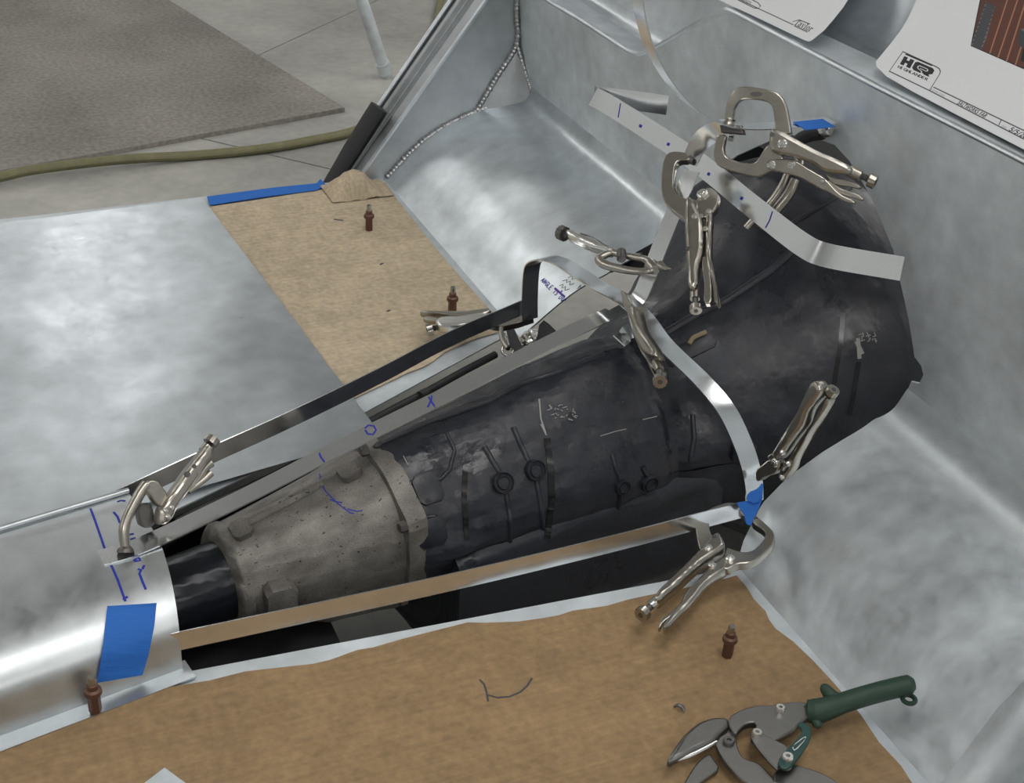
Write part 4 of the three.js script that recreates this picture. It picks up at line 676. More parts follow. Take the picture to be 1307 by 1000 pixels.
// clamp on the tunnel cover
clamp('dark locking C-clamp pinching the upper strip onto the tunnel cover', [[160, 700, 1.525], [270, 563, 1.60], [194, 614, 1.55]], [
  { name: 'fixed_jaw', bar: [[160, 702], [158.5, 690], [158.5, 676], [162, 663], [170, 646], [180, 628], [187, 619]], r: [0.0052, 0.0055, 0.006, 0.006, 0.006, 0.006, 0.0065], mat: M.steel },
  { name: 'fixed_jaw', t: 0.011, plate: [[181, 620], [188, 614.5], [195, 613.8], [201, 617], [212, 631.6], [209, 641], [202, 648], [194, 640], [189.5, 632], [185, 629]] },
  { name: 'jaw_pad', bar: [[160, 697], [160, 701], [160, 705.5]], r: [0.005, 0.0085, 0.0095], mat: M.darkSteel },
  { name: 'moving_jaw', t: 0.012, off: -0.014, mat: M.darkSteel, plate: [[180, 646], [192, 641], [199, 645], [203, 668], [196, 675], [188, 672], [184, 668]] },
  { name: 'handle', t: 0.019, bevel: 0.0045, off: 0.004, plate: [[198, 652], [206.5, 638], [220, 621], [232, 602.7], [249, 582], [259, 568.7], [267.7, 572], [266, 584], [256, 595], [247, 611], [235, 628], [222, 645], [213, 665], [203, 671], [197, 668]] },
  { name: 'collar', bar: [[259, 577], [265, 569.5]], r: 0.0058 }, { screw: [[264, 571], [269, 564.5]], r: 0.0085, mat: M.steel },
  { name: 'lever', bar: [[243, 625], [254, 610], [262, 597], [269, 591]], r: [0.003, 0.0042, 0.0048, 0.0055] }, { name: 'release_lever', bar: [[240, 628], [252, 619], [262, 611], [269, 604]], r: [0.003, 0.004, 0.004, 0.0045] },
  { name: 'rivet', rivet: [[204, 652, 0.003, 0.014], [212, 648, 0.003, 0.014], [207, 660, 0.003, 0.014]] }, { hole: [[232, 606, 0.0035, 0.0135], [241, 596, 0.0025, 0.0135]] },
]);
// clamp low on the rising strip
clamp('bright locking clamp with a black knob lying over the passenger toe board', [[834, 342, 1.85], [718.6, 298, 1.97], [785, 346, 1.87]], [
  { name: 'handle', t: 0.016, bevel: 0.004, off: 0, plate: [[722.7, 297], [734, 298], [745.5, 305], [759, 307], [771.6, 317], [784, 321], [780, 325.5], [769, 322], [755, 318.5], [748, 315.5], [737, 310], [723.4, 304]], mat: M.brightSteel },
  { name: 'lever', t: 0.01, off: -0.004, plate: [[738, 297], [746, 298.5], [760, 304], [774, 313.5], [790, 321], [782, 322], [766, 314], [750, 306]], mat: M.darkSteel },
  { screw: [[724, 300.5], [719.5, 298.5]], r: 0.0105, mat: M.darkSteel },
  { name: 'moving_jaw', bar: [[783, 321], [772, 325.5], [765, 330.5], [769, 336.5], [788, 342.5], [807, 346], [824, 346.5], [833, 344]], r: [0.005, 0.006, 0.0065, 0.0065, 0.006, 0.0055, 0.0055, 0.006], flat: 0.85 },
  { name: 'fixed_jaw', bar: [[778, 321], [796, 326], [810, 328.5], [824, 331.5], [833, 339]], r: [0.005, 0.005, 0.0052, 0.0052, 0.006], flat: 0.85 },
  { name: 'pivot_block', bar: [[794, 324, 0.004], [794, 334, 0.004]], r: 0.0062, mat: M.darkSteel },
  { name: 'jaw_pad', bar: [[829, 338], [836, 345]], r: 0.0075 },
  { name: 'jaw_pad', bar: [[842, 339], [848, 342], [857, 343.5]], r: [0.007, 0.004, 0.0005] },
]);
// clamp at the passenger foot of the hoop
clamp('locking clamp on its side at the passenger foot of the hoop over the brown paper', [[676, 402, 2.105], [548, 420, 2.115], [610, 432, 2.075]], [
  { name: 'lever', t: 0.012, bevel: 0.003, plate: [[535.5, 402], [540, 399.5], [556, 401], [577, 400.5], [599, 400], [614, 398], [624, 396.5], [628, 400], [613, 405.5], [591, 405.5], [573, 405], [553, 402.5]] },
  { name: 'release_lever', t: 0.008, off: -0.002, plate: [[538.5, 407], [545, 404.5], [560, 407], [576, 410], [592, 408], [606, 406], [600, 411], [580, 412.5], [560, 411], [545, 410]], mat: M.steel },
  { name: 'handle', t: 0.017, bevel: 0.004, off: 0.003, plate: [[558, 414], [566.7, 410.5], [591, 410.5], [609.6, 407], [625, 407], [640, 410], [636, 416], [616, 418], [598, 421], [580.5, 422.5], [561, 423], [557, 419]], mat: M.brightSteel },
  { name: 'moving_jaw', t: 0.011, plate: [[616, 416], [628, 410], [648, 402.5], [664, 397.5], [668, 404], [684, 408], [672, 412], [657, 417], [637, 420.5]], mat: M.steel },
  { name: 'fixed_jaw', bar: [[640, 418], [640, 430], [645, 441], [649, 445]], r: [0.004, 0.0035, 0.004, 0.004], mat: M.steel },
  { screw: [[557, 418.5], [550, 420.5]], r: 0.009, mat: M.steel },
  { name: 'rivet', rivet: [[634, 412, 0.0045, 0.0065], [628, 416, 0.003, 0.0065]] },
]);
// clamp leaning back from the driver foot
clamp('locking clamp standing up from the driver foot of the hoop against the black bell', [[965, 600, 1.715], [1062, 502, 1.60], [1000, 610, 1.68]], [
  { name: 'fixed_jaw', t: 0.011, plate: [[968, 599], [976.5, 593], [984, 586.5], [996, 585], [1000, 592], [994, 604], [986, 606.5], [979, 608.5], [972, 614.5], [968, 612]] },
  { name: 'pivot_block', t: 0.013, off: 0.001, mat: M.steel, plate: [[983, 583], [991, 577], [996, 581], [990, 588]] },
  { name: 'lever', t: 0.015, bevel: 0.004, off: -0.003, plate: [[1058, 507], [1061.5, 510], [1057, 519.5], [1044, 540], [1034, 553], [1026.6, 568.5], [1018, 583], [1013, 601], [1003, 612.5], [998, 614.4], [996, 606], [997.8, 597], [1006, 588], [1015, 579], [1024, 562], [1033.4, 546.5], [1042, 535], [1050, 519], [1053.8, 509]] },
  { name: 'handle', t: 0.02, bevel: 0.0045, off: 0.004, plate: [[992.7, 578.5], [1000, 567], [1008, 553], [1017, 538], [1025, 526], [1034, 506], [1042, 488.7], [1047, 485], [1053, 488], [1057, 494], [1056.5, 501], [1048.7, 512.5], [1040, 522], [1035, 538], [1031, 546], [1016.5, 565], [1008, 578.7], [1000, 587]] },
  { screw: [[1057, 507], [1061.5, 501]], r: 0.0075, mat: M.steel },
  { name: 'rivet', rivet: [[1008, 575.7, 0.0036, 0.014], [994, 590, 0.0055, 0.0065], [1009.7, 591, 0.0036, 0.006], [1001.5, 607.6, 0.003, 0.006]] },
]);
// clamp lying towards the driver floor
clamp('locking C-clamp below the driver tape, its handles hanging over the near brown paper', [[905, 655, 1.73], [985, 690, 1.672], [818.6, 785, 1.567]], [
  { name: 'fixed_jaw', t: 0.009, off: -0.006, plate: [[887.5, 674], [889, 664], [895, 655], [905, 648], [920, 642], [932, 639.5], [942, 642], [950, 648], [958, 656], [953, 660], [942, 651], [930, 649], [915, 655], [906, 663], [904.4, 671.5], [911, 688], [895.6, 706], [891, 694]] },
  { name: 'moving_jaw', t: 0.0105, plate: [[926, 703], [935, 705.5], [944, 709], [957, 709], [966, 703.4], [976, 692], [977, 686], [975, 681], [961, 672], [960, 668], [966, 663.5], [979, 674.5], [989, 685], [989, 695], [983.7, 703.4], [966, 719], [957, 723], [940, 724.5], [930, 731], [923, 730]] },
  { name: 'jaw_pad', bar: [[965, 667], [959, 662]], r: 0.006, mat: M.darkSteel },
  { name: 'lever', t: 0.014, bevel: 0.004, off: -0.002, plate: [[933, 719], [930, 729], [914, 738], [899.5, 749.6], [884, 771], [866, 789], [851, 805], [846, 804], [847.5, 797], [866, 777], [875, 757], [890, 743], [905, 727], [924, 711]] },
  { name: 'release_lever', t: 0.007, off: -0.005, plate: [[839, 799], [843, 788], [858, 778], [871, 767], [877, 752], [882, 756], [873, 772], [860, 783], [846, 793], [842, 801]] },
  { name: 'handle', t: 0.018, bevel: 0.004, off: 0.002, plate: [[915.4, 686], [921, 693], [926, 703], [922, 708.5], [904.4, 719], [890, 730], [878, 741], [865, 754], [852, 764], [840.6, 774.5], [833.5, 771], [843, 758.5], [858, 745], [871.4, 732], [880, 723], [887, 716], [901, 701]] },
  { name: 'collar', bar: [[838, 768], [829, 776]], r: 0.0062, mat: M.brightSteel }, { screw: [[831, 774], [821.5, 782.5]], r: 0.0085, mat: M.steel },
  { name: 'rivet', rivet: [[904.4, 709.4, 0.005, 0.0115], [909, 727, 0.005, 0.006], [932, 719, 0.0058, 0.007]] }, { hole: [[911.5, 695, 0.0028, 0.0115]] },
]);
// clamp half hidden behind the firewall strip
clamp('locking clamp mostly hidden behind the firewall strip beneath the big clamp', [[1004, 222, 1.80], [952, 290, 1.815], [990, 270, 1.80]], [
  { name: 'lever', bar: [[1005, 220], [998, 236], [988, 252], [976, 266], [962, 280], [952, 291]], r: [0.004, 0.0045, 0.0045, 0.004, 0.0045, 0.0045], flat: 0.7 },
  { name: 'handle', bar: [[1012, 226, -0.012], [1004, 244, -0.012], [990, 262, -0.012], [980, 274, -0.012]], r: [0.006, 0.007, 0.007, 0.006] },
  { screw: [[976, 281, -0.006], [972, 287, -0.006]], r: 0.0065, mat: M.copper },
  { name: 'fixed_jaw', bar: [[1010, 220, -0.01], [1018, 208, -0.012], [1014, 196, -0.012]], r: 0.005 },
]);

// ───────────────────────── temporary sheet fasteners ─────────────────────────
const fastenerProto = (() => {
  const t = new THREE.Group();
  mesh('barrel', toCreasedNormals(new THREE.LatheGeometry([[0, 0], [0.006, 0], [0.0066, 0.002], [0.0066, 0.021], [0.007, 0.023]].map(([r, h]) => new THREE.Vector2(r || 1e-5, h)), 6), 0.4), M.copper, t);
  mesh('collar', toCreasedNormals(new THREE.LatheGeometry([[0.006, 0.0225], [0.0088, 0.024], [0.0092, 0.026], [0.0085, 0.029], [0.0062, 0.031], [0, 0.031]].map(([r, h]) => new THREE.Vector2(r || 1e-5, h)), 24), 0.5), M.copper, t);
  mesh('neck', toCreasedNormals(new THREE.LatheGeometry([[0.0055, 0.0305], [0.0055, 0.036], [0.0046, 0.037], [0, 0.037]].map(([r, h]) => new THREE.Vector2(r || 1e-5, h)), 20), 0.5), M.copper, t);
  mesh('plunger', toCreasedNormals(new THREE.LatheGeometry([[0.0042, 0.0365], [0.0042, 0.045], [0.0036, 0.0465], [0, 0.0465]].map(([r, h]) => new THREE.Vector2(r || 1e-5, h)), 18), 0.5), M.steel, t);
  return t;
})();
for (const [u, v, lab, sc, h] of [[928, 838, 'copper coloured sheet fastener standing in the near driver floor paper', 0.93, 0.003], [471, 294, 'dark sheet fastener standing near the crumpled corner of the passenger paper', 1.0, 0.003], [577, 401, 'sheet fastener half hidden behind the clamp on the passenger paper', 1.0, 0.003], [122, 908, 'sheet fastener beside the blue tape on the tunnel cover flange', 0.98, 0.006]]) {
  const c = fastenerProto.clone(); c.name = numbered('sheet_fastener'); scene.add(c); tag(c, lab, 'fastener', 'temporary sheet fasteners'); c.position.copy(onY(u, v, h)); c.scale.setScalar(sc * 1.02); c.rotation.y = u;
}

// ───────────────────────── tin snips ─────────────────────────
{
  const t = thing('tin_snips', 'green handled steel tin snips lying on the near brown paper', 'tin snips');
  const f = frameOf(onY(850, 980, 0.016), onY(1060, 995, 0.016), onY(960, 900, 0.016)); const P = (u, v, o = 0) => framePx(f, u, v).addScaledVector(f.n, o);
  const pl = (n, px, th, off, mat = M.toolSteel, bevel = 0.0016, parent = t) => mesh(n, plate(f, px, th, { off, bevel, seg: 3 }), mat, parent);
  pl('lower_blade', [[868, 1006], [882, 981], [892, 968], [906, 957], [912, 966], [921, 978], [904, 988], [889, 1000], [884, 1010]], 0.006, -0.004);
  const ub = pl('upper_blade', [[850, 979], [853, 972], [862, 957.6], [873.7, 942.5], [890.5, 929], [907, 923], [924, 922.5], [930, 927], [931, 934], [921, 941], [914, 950], [900.6, 957.6], [879, 968], [854, 980.5]], 0.011, 0.009, M.toolSteel, 0.0042);
  mesh('blade_edge', sweep([P(852, 978, 0.003), P(879, 968, 0.003), P(900, 958, 0.003), P(914, 950, 0.003)], [0.001, 0.0025, 0.0025, 0.002], { n: 16, seg: 8 }), M.brightSteel, ub);
  pl('lower_arm', [[911, 950], [934, 935.5], [940, 954], [942.7, 966], [949, 974.5], [968, 979.5], [980, 992], [988, 1000], [988, 1012], [951, 1006], [934, 989], [919, 969]], 0.008, 0.006);
  pl('upper_arm', [[927, 926.5], [941, 917], [955, 912.5], [968, 909.7], [981, 910.5], [1000, 907], [1022, 904.5], [1045, 915], [1030, 925], [1017, 934], [1013, 941], [998, 949], [985, 956], [975, 954], [962, 946], [964.6, 932], [951, 933], [942, 941], [937, 948], [930, 938]], 0.009, 0.011);
  pl('link', [[957, 947], [964, 944.5], [971, 951], [988, 959], [1005, 968], [1000, 978], [991, 998], [985, 994], [969.6, 976], [956, 957.6]], 0.004, 0.0155);
  pl('lower_arm', [[988, 986], [1006, 980], [1025, 984], [1057, 996], [1072, 1008], [985, 1012]], 0.008, 0.006);
  const la = pl('latch', [[1018.5, 940.5], [1027, 942.5], [1032, 949], [1030.5, 963], [1020, 980], [1008, 995], [1000, 1001], [991, 998], [990, 988], [993, 984], [1006, 969], [1018.5, 956], [1020, 949], [1014, 943.5]], 0.0035, 0.02, M.greenPaint, 0.0008);
  mesh('latch_rim', plate(f, [[1006, 972], [1023, 958.5], [1026, 962], [1010, 980]], 0.0012, { off: 0.021, bevel: 0.0004 }), M.brightSteel, la);
  mesh('latch_plate', plate(f, [[1008, 972.5], [1022, 961.5], [1024, 963], [1010, 977]], 0.0012, { off: 0.0214, bevel: 0.0003, round: 0 }), M.greenPaint, la);
  for (const [u, v, r, o, m] of [[993.5, 918, 0.0052, 0.014, M.brightSteel], [963, 953.4, 0.0054, 0.018, M.brightSteel], [1001, 988, 0.0058, 0.022, M.brightSteel], [929, 954, 0.006, 0.007, M.darkSteel]]) {
    const b = mesh('bolt', lathe([[0, 0.001], [r * 0.35, 0.001], [r * 0.4, 0.003], [r * 0.85, 0.003], [r, 0.0015], [r, -0.012]], P(u, v, o), f.n, 20), m, t);
    mesh('bolt_socket', lathe([[0, 0.0014], [r * 0.34, 0.0014]], P(u, v, o), f.n, 6), M.darkSteel, b);
  }
  // moulded grip rising over the toe board
  const gp = [[1030, 908, 0.008], [1040, 908.5, 0.009], [1052, 906, 0.012], [1075, 898, 0.016], [1100, 890, 0.022], [1125, 883, 0.026], [1150, 877, 0.032], [1161, 874.5, 0.035], [1167, 873.5, 0.036]].map(([u, v, o]) => onY(u, v, o + 0.016));
  const gr = mesh('grip', sweep(gp, [0.0115, 0.0135, 0.0125, 0.011, 0.0108, 0.0108, 0.0108, 0.0105, 0.006], { n: 50, seg: 20 }), M.green, t);
  mesh('finger_stop', sweep([[1070, 899, 0.026], [1060, 888, 0.031], [1053, 879, 0.034], [1051, 876, 0.034]].map(([u, v, o]) => onY(u, v, o)), [0.011, 0.0075, 0.0058, 0.0035], { n: 14, seg: 12 }), M.green, gr);
  const lp = onY(1160, 893, 0.04); mesh('hang_loop', new THREE.TorusGeometry(0.0065, 0.0026, 10, 24).applyMatrix4(basis(lp, f.x, f.y, f.n)), M.green, gr);
  mesh('grip_collar', sweep([onY(1025, 904, 0.024), onY(1034, 910, 0.024), onY(1044, 926, 0.02), onY(1045, 929, 0.018)], [0.003, 0.005, 0.005, 0.003], { n: 12, seg: 10 }), M.green, gr);
}

// ───────────────────────── cable, foil, bracket, black trim ─────────────────────────
{
  const t = thing('control_cable', 'black control cable rod lying along the passenger edge of the opening', 'cable');
  const pt = [[225, 668], [255, 651], [310, 627], [370, 597], [420, 568], [470, 540], [505, 521], [545, 500], [590, 475], [632, 453]].map(([u, v]) => onY(u, v, -0.012));
  mesh('rod', sweep(pt, 0.0058, { n: 60, seg: 12 }), M.rubber, t);
  mesh('joint', sweep([onY(536, 506, -0.009), onY(544, 501.5, -0.009)], 0.0075, { seg: 12 }), M.rubber, t);
  mesh('eyelet', new THREE.TorusGeometry(0.0085, 0.0022, 8, 20).applyMatrix4(basis(onY(648, 447, 0.0), RIGHT, DOWN.clone().negate(), FWD.clone().negate())), M.brightSteel, t);
  mesh('wire_hook', sweep([onY(644, 425, 0.02), onY(645, 434, 0.012), onY(649, 441, 0.006), onY(652, 447, 0.002)], 0.002, { n: 16, seg: 8 }), M.brightSteel, t);
  const t2 = thing('black_hose', 'second black hose beside the tail housing under the upper strip', 'hose');
  mesh('tube', sweep([[200, 690], [240, 668], [300, 640], [352, 616], [390, 600]].map(([u, v]) => onY(u, v, -0.045)), 0.014, { n: 40, seg: 14 }), M.under, t2);
}
{
  const c = onY(681, 437, 0.02), g = new THREE.IcosahedronGeometry(0.019, 5), p = g.attributes.position;
  for (let i = 0; i < p.count; i++) { const v = V(p.getX(i), p.getY(i), p.getZ(i)), k = 1 + 0.35 * fbm(v.x * 55, v.y * 55, v.z * 55, 3) - 0.25 * Math.abs(N3(v.x * 120, v.y * 120, v.z * 120)); v.multiplyScalar(k); p.setXYZ(i, v.x * 1.15, v.y, v.z * 1.2); }
  g.computeVertexNormals(); g.translate(c.x, c.y, c.z); tag(mesh('crumpled_foil', g, M.brightSteel), 'crumpled silver foil lump at the passenger foot of the hoop', 'foil');
  const f = frameOf(at(655, 440, 2.06), at(720, 430, 2.03), at(690, 460, 2.03));
  const t = thing('black_bracket', 'black folded bracket around the crumpled foil beside the hoop foot', 'bracket');
  mesh('side_plate', plate(f, [[684, 410], [690, 404], [697, 409], [708, 420], [714, 426], [709, 430], [700, 440], [688, 444], [680, 432]], 0.004, { off: -0.012, bevel: 0.0008, round: 0 }), M.rubber, t);
  mesh('side_plate', plate(f, [[646, 422], [656, 420], [663, 436], [668, 446], [658, 450], [650, 440]], 0.004, { off: 0.0, bevel: 0.0008, round: 0 }), M.rubber, t);
}
{
  const t = thing('edge_trim', 'black rubber edge trim sleeve on the door jamb bottom', 'edge trim');
  mesh('sleeve', sweep([onZ(412, 247, -1.43), onZ(424, 232, -1.435), onZ(450, 191, -1.44), onZ(477, 148, -1.44), onZ(484, 137, -1.44)], [0.012, 0.017, 0.0205, 0.0205, 0.0205], { n: 30, seg: 16, flat: 0.8 }), M.rubber, t);
}
{ // hose elbow at the firewall corner
  const t = thing('hose_elbow', 'short black hose elbow with silver fitting at the firewall corner', 'hose');
  mesh('tube', sweep([[1008, 196, 1.80], [1014, 186, 1.795], [1023, 177, 1.785], [1036, 172, 1.775], [1050, 170, 1.762]].map(([u, v, d]) => at(u, v, d)), 0.0085, { n: 30, seg: 14 }), M.rubber, t);
  mesh('fitting', sweep([[1048, 168, 1.757], [1056, 164, 1.752], [1063, 160, 1.75]].map(([u, v, d]) => at(u, v, d)), [0.009, 0.011, 0.006], { n: 10, seg: 10 }), M.brightSteel, t);
}

// ───────────────────────── shop floor things ─────────────────────────
{
  const K = onY(440, 138, GROUND + 0.012), d1 = onY(215, 0, GROUND + 0.012).sub(K).normalize(), d2 = V(-d1.z, 0, d1.x); if (d2.x > 0) d2.negate();
  const q = (a, b) => { const p = K.clone().addScaledVector(d1, a).addScaledVector(d2, b); return [p.x, p.z]; };
  tag(mesh('rubber_mat', slabXZ([q(0, 0), q(2.0, 0), q(2.0, 1.0), q(0, 1.0)], GROUND + 0.012, 0.011, 0.002), M.mat), 'grey brown anti-fatigue mat lying on the concrete floor', 'mat');
  const h = [[-40, 232, 0.018], [0, 226, 0.022], [30, 219, 0.025], [70, 213, 0.025], [130, 206, 0.024], [180, 202, 0.02], [240, 199, 0.013], [300, 194, 0.013], [350, 188, 0.013], [400, 179, 0.013], [450, 168, 0.013], [500, 143, 0.013], [548, 72, 0.013], [560, 12, 0.013], [567, -20, 0.013]].map(([u, v, o]) => onY(u, v, GROUND + o));
  tag(mesh('air_hose', sweep(h, 0.0125, { n: 120, seg: 12 }), M.hose), 'dirty yellow green air hose running along the mat edge on the floor', 'hose');
  const t = thing('stand_leg', 'slanted grey steel tube leg of a stand on the concrete floor', 'stand');
  const b0 = onY(493, 95, GROUND + 0.012), b1 = b0.clone().add(at(448, -40, 4.05).sub(b0).setLength(0.85)); mesh('tube', sweep([b0, b1], 0.0185, { n: 6, seg: 20 }), M.bodyAlu, t);
  mesh('foot_cap', sweep([onY(493.5, 97, GROUND + 0.003), b0.clone().lerp(b1, 0.045)], 0.021, { seg: 20 }), M.bodyAlu, t);
}

// ───────────────────────── posters on the cowl ─────────────────────────
const pn = V(-0.81, 0.59, 0).normalize(), pup = V(0.59, 0.81, 0).normalize();
function poster(label, anchorPx, anchorY, outline, draw, lift = 0) {
  const P0 = onY(anchorPx[0], anchorPx[1], anchorY), c = pn.dot(P0); const L = (u, v) => { const p = onPlane(u, v, pn, c).sub(P0); return [p.z, p.dot(pup)]; };
  const pts = outline.map(([u, v]) => L(u, v)); const x0 = Math.min(...pts.map((p) => p[0])), x1 = Math.max(...pts.map((p) => p[0])), y0 = Math.min(...pts.map((p) => p[1])), y1 = Math.max(...pts.map((p) => p[1]));
  const W = 2048, H = Math.min(2048, Math.round(W * (y1 - y0) / (x1 - x0))), cv = document.createElement('canvas'); cv.width = W; cv.height = H; const g = cv.getContext('2d');
  const k = W / (x1 - x0); const X = (u, v) => { const [a, b] = L(u, v); return [(a - x0) * k, (y1 - b) * k]; };
  g.fillStyle = '#e0e2e4'; g.fillRect(0, 0, W, H); draw(g, X, k);
  const tx = new THREE.CanvasTexture(cv); tx.colorSpace = THREE.SRGBColorSpace; tx.anisotropy = 8;
  const geo = new THREE.ExtrudeGeometry(shapeOf(pts), { depth: 0.0004, bevelEnabled: false }); const uv = geo.attributes.uv, p = geo.attributes.position; for (let i = 0; i < p.count; i++) uv.setXY(i, (p.getX(i) - x0) / (x1 - x0), (p.getY(i) - y0) / (y1 - y0));
  geo.applyMatrix4(basis(P0, V(0, 0, 1), pup, pn));
  const m = mesh('poster', geo, std({ map: tx, roughness: 0.55 })); return tag(m, label, 'poster');
}
poster('white printed drawing sheet with an HCR logo and brown plank floor picture', [1118, 80], 0.535,
  [[1118, 79], [1140, 52], [1152, 36], [1162, 18], [1171, -2], [1190, -70], [1212, -170], [1400, -80], [1540, -10], [1475, 268], [1307, 191], [1220, 146], [1165, 117], [1132, 98], [1119, 85]], (g, X, k) => {
    const path = (pts, close) => { g.beginPath(); pts.forEach((p, i) => { const [a, b] = X(...p); i ? g.lineTo(a, b) : g.moveTo(a, b); }); if (close) g.closePath(); };
    // printed picture: planks and rubber pads
    g.fillStyle = '#15161a'; path([[1239, 59], [1273, -110], [1440, -40], [1410, 134]], true); g.fill();
    g.fillStyle = '#5b3529'; path([[1240.5, 58.5], [1274, -108], [1438, -38], [1408, 131]], true); g.fill();
    g.save(); g.clip(); g.globalAlpha = 0.25; g.strokeStyle = '#3a1f18'; g.lineWidth = k * 0.0006; for (let i = 0; i < 260; i++) { const u = 1240 + rnd() * 170, v = rnd() * 150 - 30; path([[u, v], [u + 8, v - 22]]); g.stroke(); } g.restore();
    g.strokeStyle = '#a8745a'; g.lineWidth = k * 0.0018; for (const [a, b] of [[[1263.5, 68.5], [1286, 0]], [[1274, 73.5], [1299, 0]], [[1285, 78.5], [1313, -10]], [[1296, 83.5], [1326, -10]], [[1308, 88.5], [1340, -10]], [[1321, 94], [1352, -10]]]) { path([a, b]); g.stroke(); path([b, [b[0] + 12, b[1] - 40]]); g.stroke(); }
    const pad = (pts, nx, ny) => { g.fillStyle = '#3a3c40'; path(pts.map(([u, v]) => [u - 0.8, v + 0.8]), true); g.fill(); g.fillStyle = '#6e7074'; path(pts, true); g.fill(); g.save(); g.clip(); g.fillStyle = '#3c3e42'; const [a, b, c] = [X(...pts[0]), X(...pts[1]), X(...pts[2])]; for (let i = 0; i < nx; i++) for (let j = 0; j < ny; j++) { const s = (i + 0.5 + (j % 2) * 0.5) / (nx + 0.5), t = (j + 0.5) / ny; const x = a[0] + (b[0] - a[0]) * t + (c[0] - b[0]) * s, y = a[1] + (b[1] - a[1]) * t + (c[1] - b[1]) * s; g.beginPath(); g.arc(x, y, k * 0.0016, 0, 7); g.fill(); } g.restore(); };
    pad([[1258.5, 2.5], [1240, 58], [1253, 63.5], [1258.5, 50], [1270.5, 8]], 5, 20);
    pad([[1302, 38], [1300, 56], [1308, 62], [1330, 66], [1332, 40], [1310, 36]], 8, 8);
    g.fillStyle = '#17181a'; path([[1306, 62], [1303, 78], [1316, 84], [1320, 66]], true); g.fill();
    // title block
    g.strokeStyle = '#33363a'; g.lineWidth = k * 0.0011; const c = X(1199, 88);
    path([[1186.5, 116], [1135.3, 91.3], [1152.5, 66.3], [1195, 85.5], [1199, 88], [1200.5, 91.5], [1199.5, 95], [1186.5, 116]]); g.stroke();
    path([[1191.5, 111.5], [1307, 167], [1340, 183]]); g.stroke(); path([[1186.5, 116], [1307, 178], [1340, 195]]); g.stroke(); path([[1278, 153.5], [1275, 160]]); g.stroke();
    // logo, drawn in its own slanted axes
    const o = X(1148.5, 82.5), e = X(1184.5, 98.5), up = X(1155, 71); const ux = [(e[0] - o[0]) / 100, (e[1] - o[1]) / 100], uy = [(up[0] - o[0]) / 50, (up[1] - o[1]) / 50];
    g.save(); g.transform(ux[0], ux[1], uy[0], uy[1], o[0], o[1]); g.fillStyle = '#1d1e20';
    const F = (p) => { g.beginPath(); p.forEach((q, i) => (i ? g.lineTo(q[0], q[1]) : g.moveTo(q[0], q[1]))); g.closePath(); g.fill(); };
    F([[0, 54], [94, 54], [94, 60], [0, 60]]);
    F([[0, 2], [13, 2], [13, 18], [22, 18], [22, 2], [36, 2], [36, 46], [22, 46], [22, 32], [13, 32], [13, 46], [0, 46]]);
    F([[41, 10], [49, 2], [76, 2], [76, 8], [86, 2], [104, 2], [98, 12], [108, 20], [108, 40], [100, 47], [49, 47], [41, 40]]);
    g.strokeStyle = '#e0e2e4'; g.lineWidth = 3.4; g.lineJoin = 'round'; g.beginPath(); g.moveTo(76, 0); g.lineTo(74, 12); g.lineTo(60, 17); g.quadraticCurveTo(52, 25, 60, 33); g.lineTo(86, 33); g.quadraticCurveTo(93, 27, 86, 21); g.lineTo(64, 22); g.stroke();
    g.save(); g.scale(1, -1); g.font = 'bold 19px sans-serif'; g.fillStyle = '#2a2c2e'; const s = 'HIGHLANDER'; for (let i = 0; i < s.length; i++) g.fillText(s[i], -3 + i * 10.6, 19); g.restore(); g.restore();
    const text = (s, a, b, h, wgt = '') => { const p = X(...a), q = X(...b), ang = Math.atan2(q[1] - p[1], q[0] - p[0]), L = Math.hypot(q[0] - p[0], q[1] - p[1]); g.save(); g.translate(p[0], p[1]); g.rotate(ang); g.font = wgt + ' ' + (h * k) + 'px sans-serif'; g.fillStyle = '#26282a'; const w = g.measureText(s).width || L; g.scale(L / w, 1); g.fillText(s, 0, 0); g.restore(); };
    text('SALTWORKS FAB', [1221, 133], [1257, 151], 0.0066, 'italic bold'); text('5/5/2023', [1287, 167], [1316, 181.5], 0.0072, 'italic bold');
    g.globalAlpha = 0.5; text('customer project', [1187.5, 115], [1205, 124], 0.004); text('date', [1278, 162], [1284, 165], 0.004); g.globalAlpha = 1;
  });
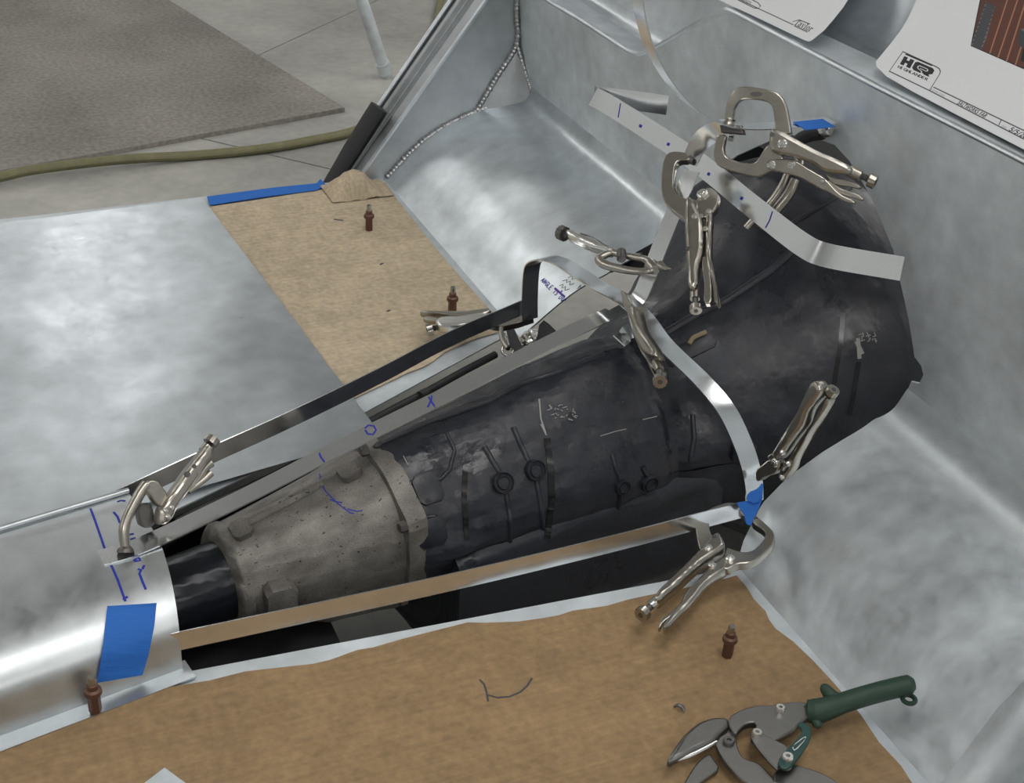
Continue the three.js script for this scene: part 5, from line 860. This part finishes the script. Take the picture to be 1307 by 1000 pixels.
poster('white printed drawing sheet with a small signature mark draped on the cowl centre', [1030, 53], 0.527,
  [[880, -17], [918, 0.5], [960, 19.5], [1026, 51], [1032, 53], [1036, 52], [1052, 39], [1064, 25], [1076, 10], [1085, -4], [1104, -50], [1130, -120], [880, -240], [815, -45]], (g, X, k) => {
    const path = (pts) => { g.beginPath(); pts.forEach((p, i) => { const [a, b] = X(...p); i ? g.lineTo(a, b) : g.moveTo(a, b); }); };
    g.strokeStyle = '#3a3d40'; g.lineWidth = k * 0.0011; path([[925, -10], [966, 10], [1013, 32]]); g.stroke(); path([[942, 0], [963, 10.5], [968, 11], [971, 8], [968, 4], [955, -3]]); g.stroke();
    const text = (s, a, b, h, wgt) => { const p = X(...a), q = X(...b), ang = Math.atan2(q[1] - p[1], q[0] - p[0]); g.save(); g.translate(p[0], p[1]); g.rotate(ang); g.font = wgt + ' ' + (h * k) + 'px serif'; g.fillStyle = '#3a3d40'; g.fillText(s, 0, 0); g.restore(); };
    text('Tavlor', [1013, 31.5], [1036, 42], 0.011, 'italic bold'); path([[1012, 28], [1020, 25.5], [1034, 31]]); g.stroke();
    g.lineWidth = k * 0.002; g.globalAlpha = 0.6; path([[1014, 33], [1031, 41]]); g.stroke(); g.globalAlpha = 1; text('Design', [946, 0.5], [966, 9.5], 0.007, 'italic');
  });

// ink writing on the polished toe board
{
  const tp = body.toeP;
  lettering('handwriting', tp, 'ANGLE IS DOWN', [690, 359], [723, 391], 6.5, 0.0016, M.ink, body);
  ink('ink_mark', tp, [[[708, 368], [717, 376], [727, 384]]], 0.0035, M.purple, body); ink('ink_mark', tp, [[[714, 375], [718, 371]]], 0.003, M.purple, body);
  ink('pencil_mark', tp, [[[714, 365], [719, 363], [717, 368], [722, 366], [721, 371], [727, 369]], [[718, 359], [724, 357], [723, 361], [728, 359], [727, 364], [733, 362]], [[725, 355], [731, 352], [730, 357], [736, 355]], [[737, 369], [741, 364], [740, 371]]], 0.0012, M.pencil, body);
}
// pencil and dirt marks on the papers, metal chip
ink('pencil_mark', paperD, [[[612, 868], [618, 874], [621, 884], [623, 896]], [[623, 888], [635, 891], [650, 890], [664, 884], [673, 876], [679, 866]]], 0.0022, M.pencil, paperD);
ink('pencil_mark', paperP, [[[426, 280], [432, 281], [438, 281.5]], [[485, 338], [489, 336]], [[494, 398], [498, 396]]], 0.004, M.pencil, paperP);
{ const c = onY(860, 903, 0.006); tag(mesh('metal_chip', sweep([c, c.clone().add(V(0.004, 0.003, 0.002)), c.clone().add(V(0.008, 0.001, 0.006)), c.clone().add(V(0.007, -0.001, 0.010))], [0.0008, 0.0024, 0.002, 0.0006], { n: 10, seg: 6 }), M.darkSteel), 'tiny dark curled metal chip on the near brown paper', 'chip'); }
renderer.render(scene, camera);
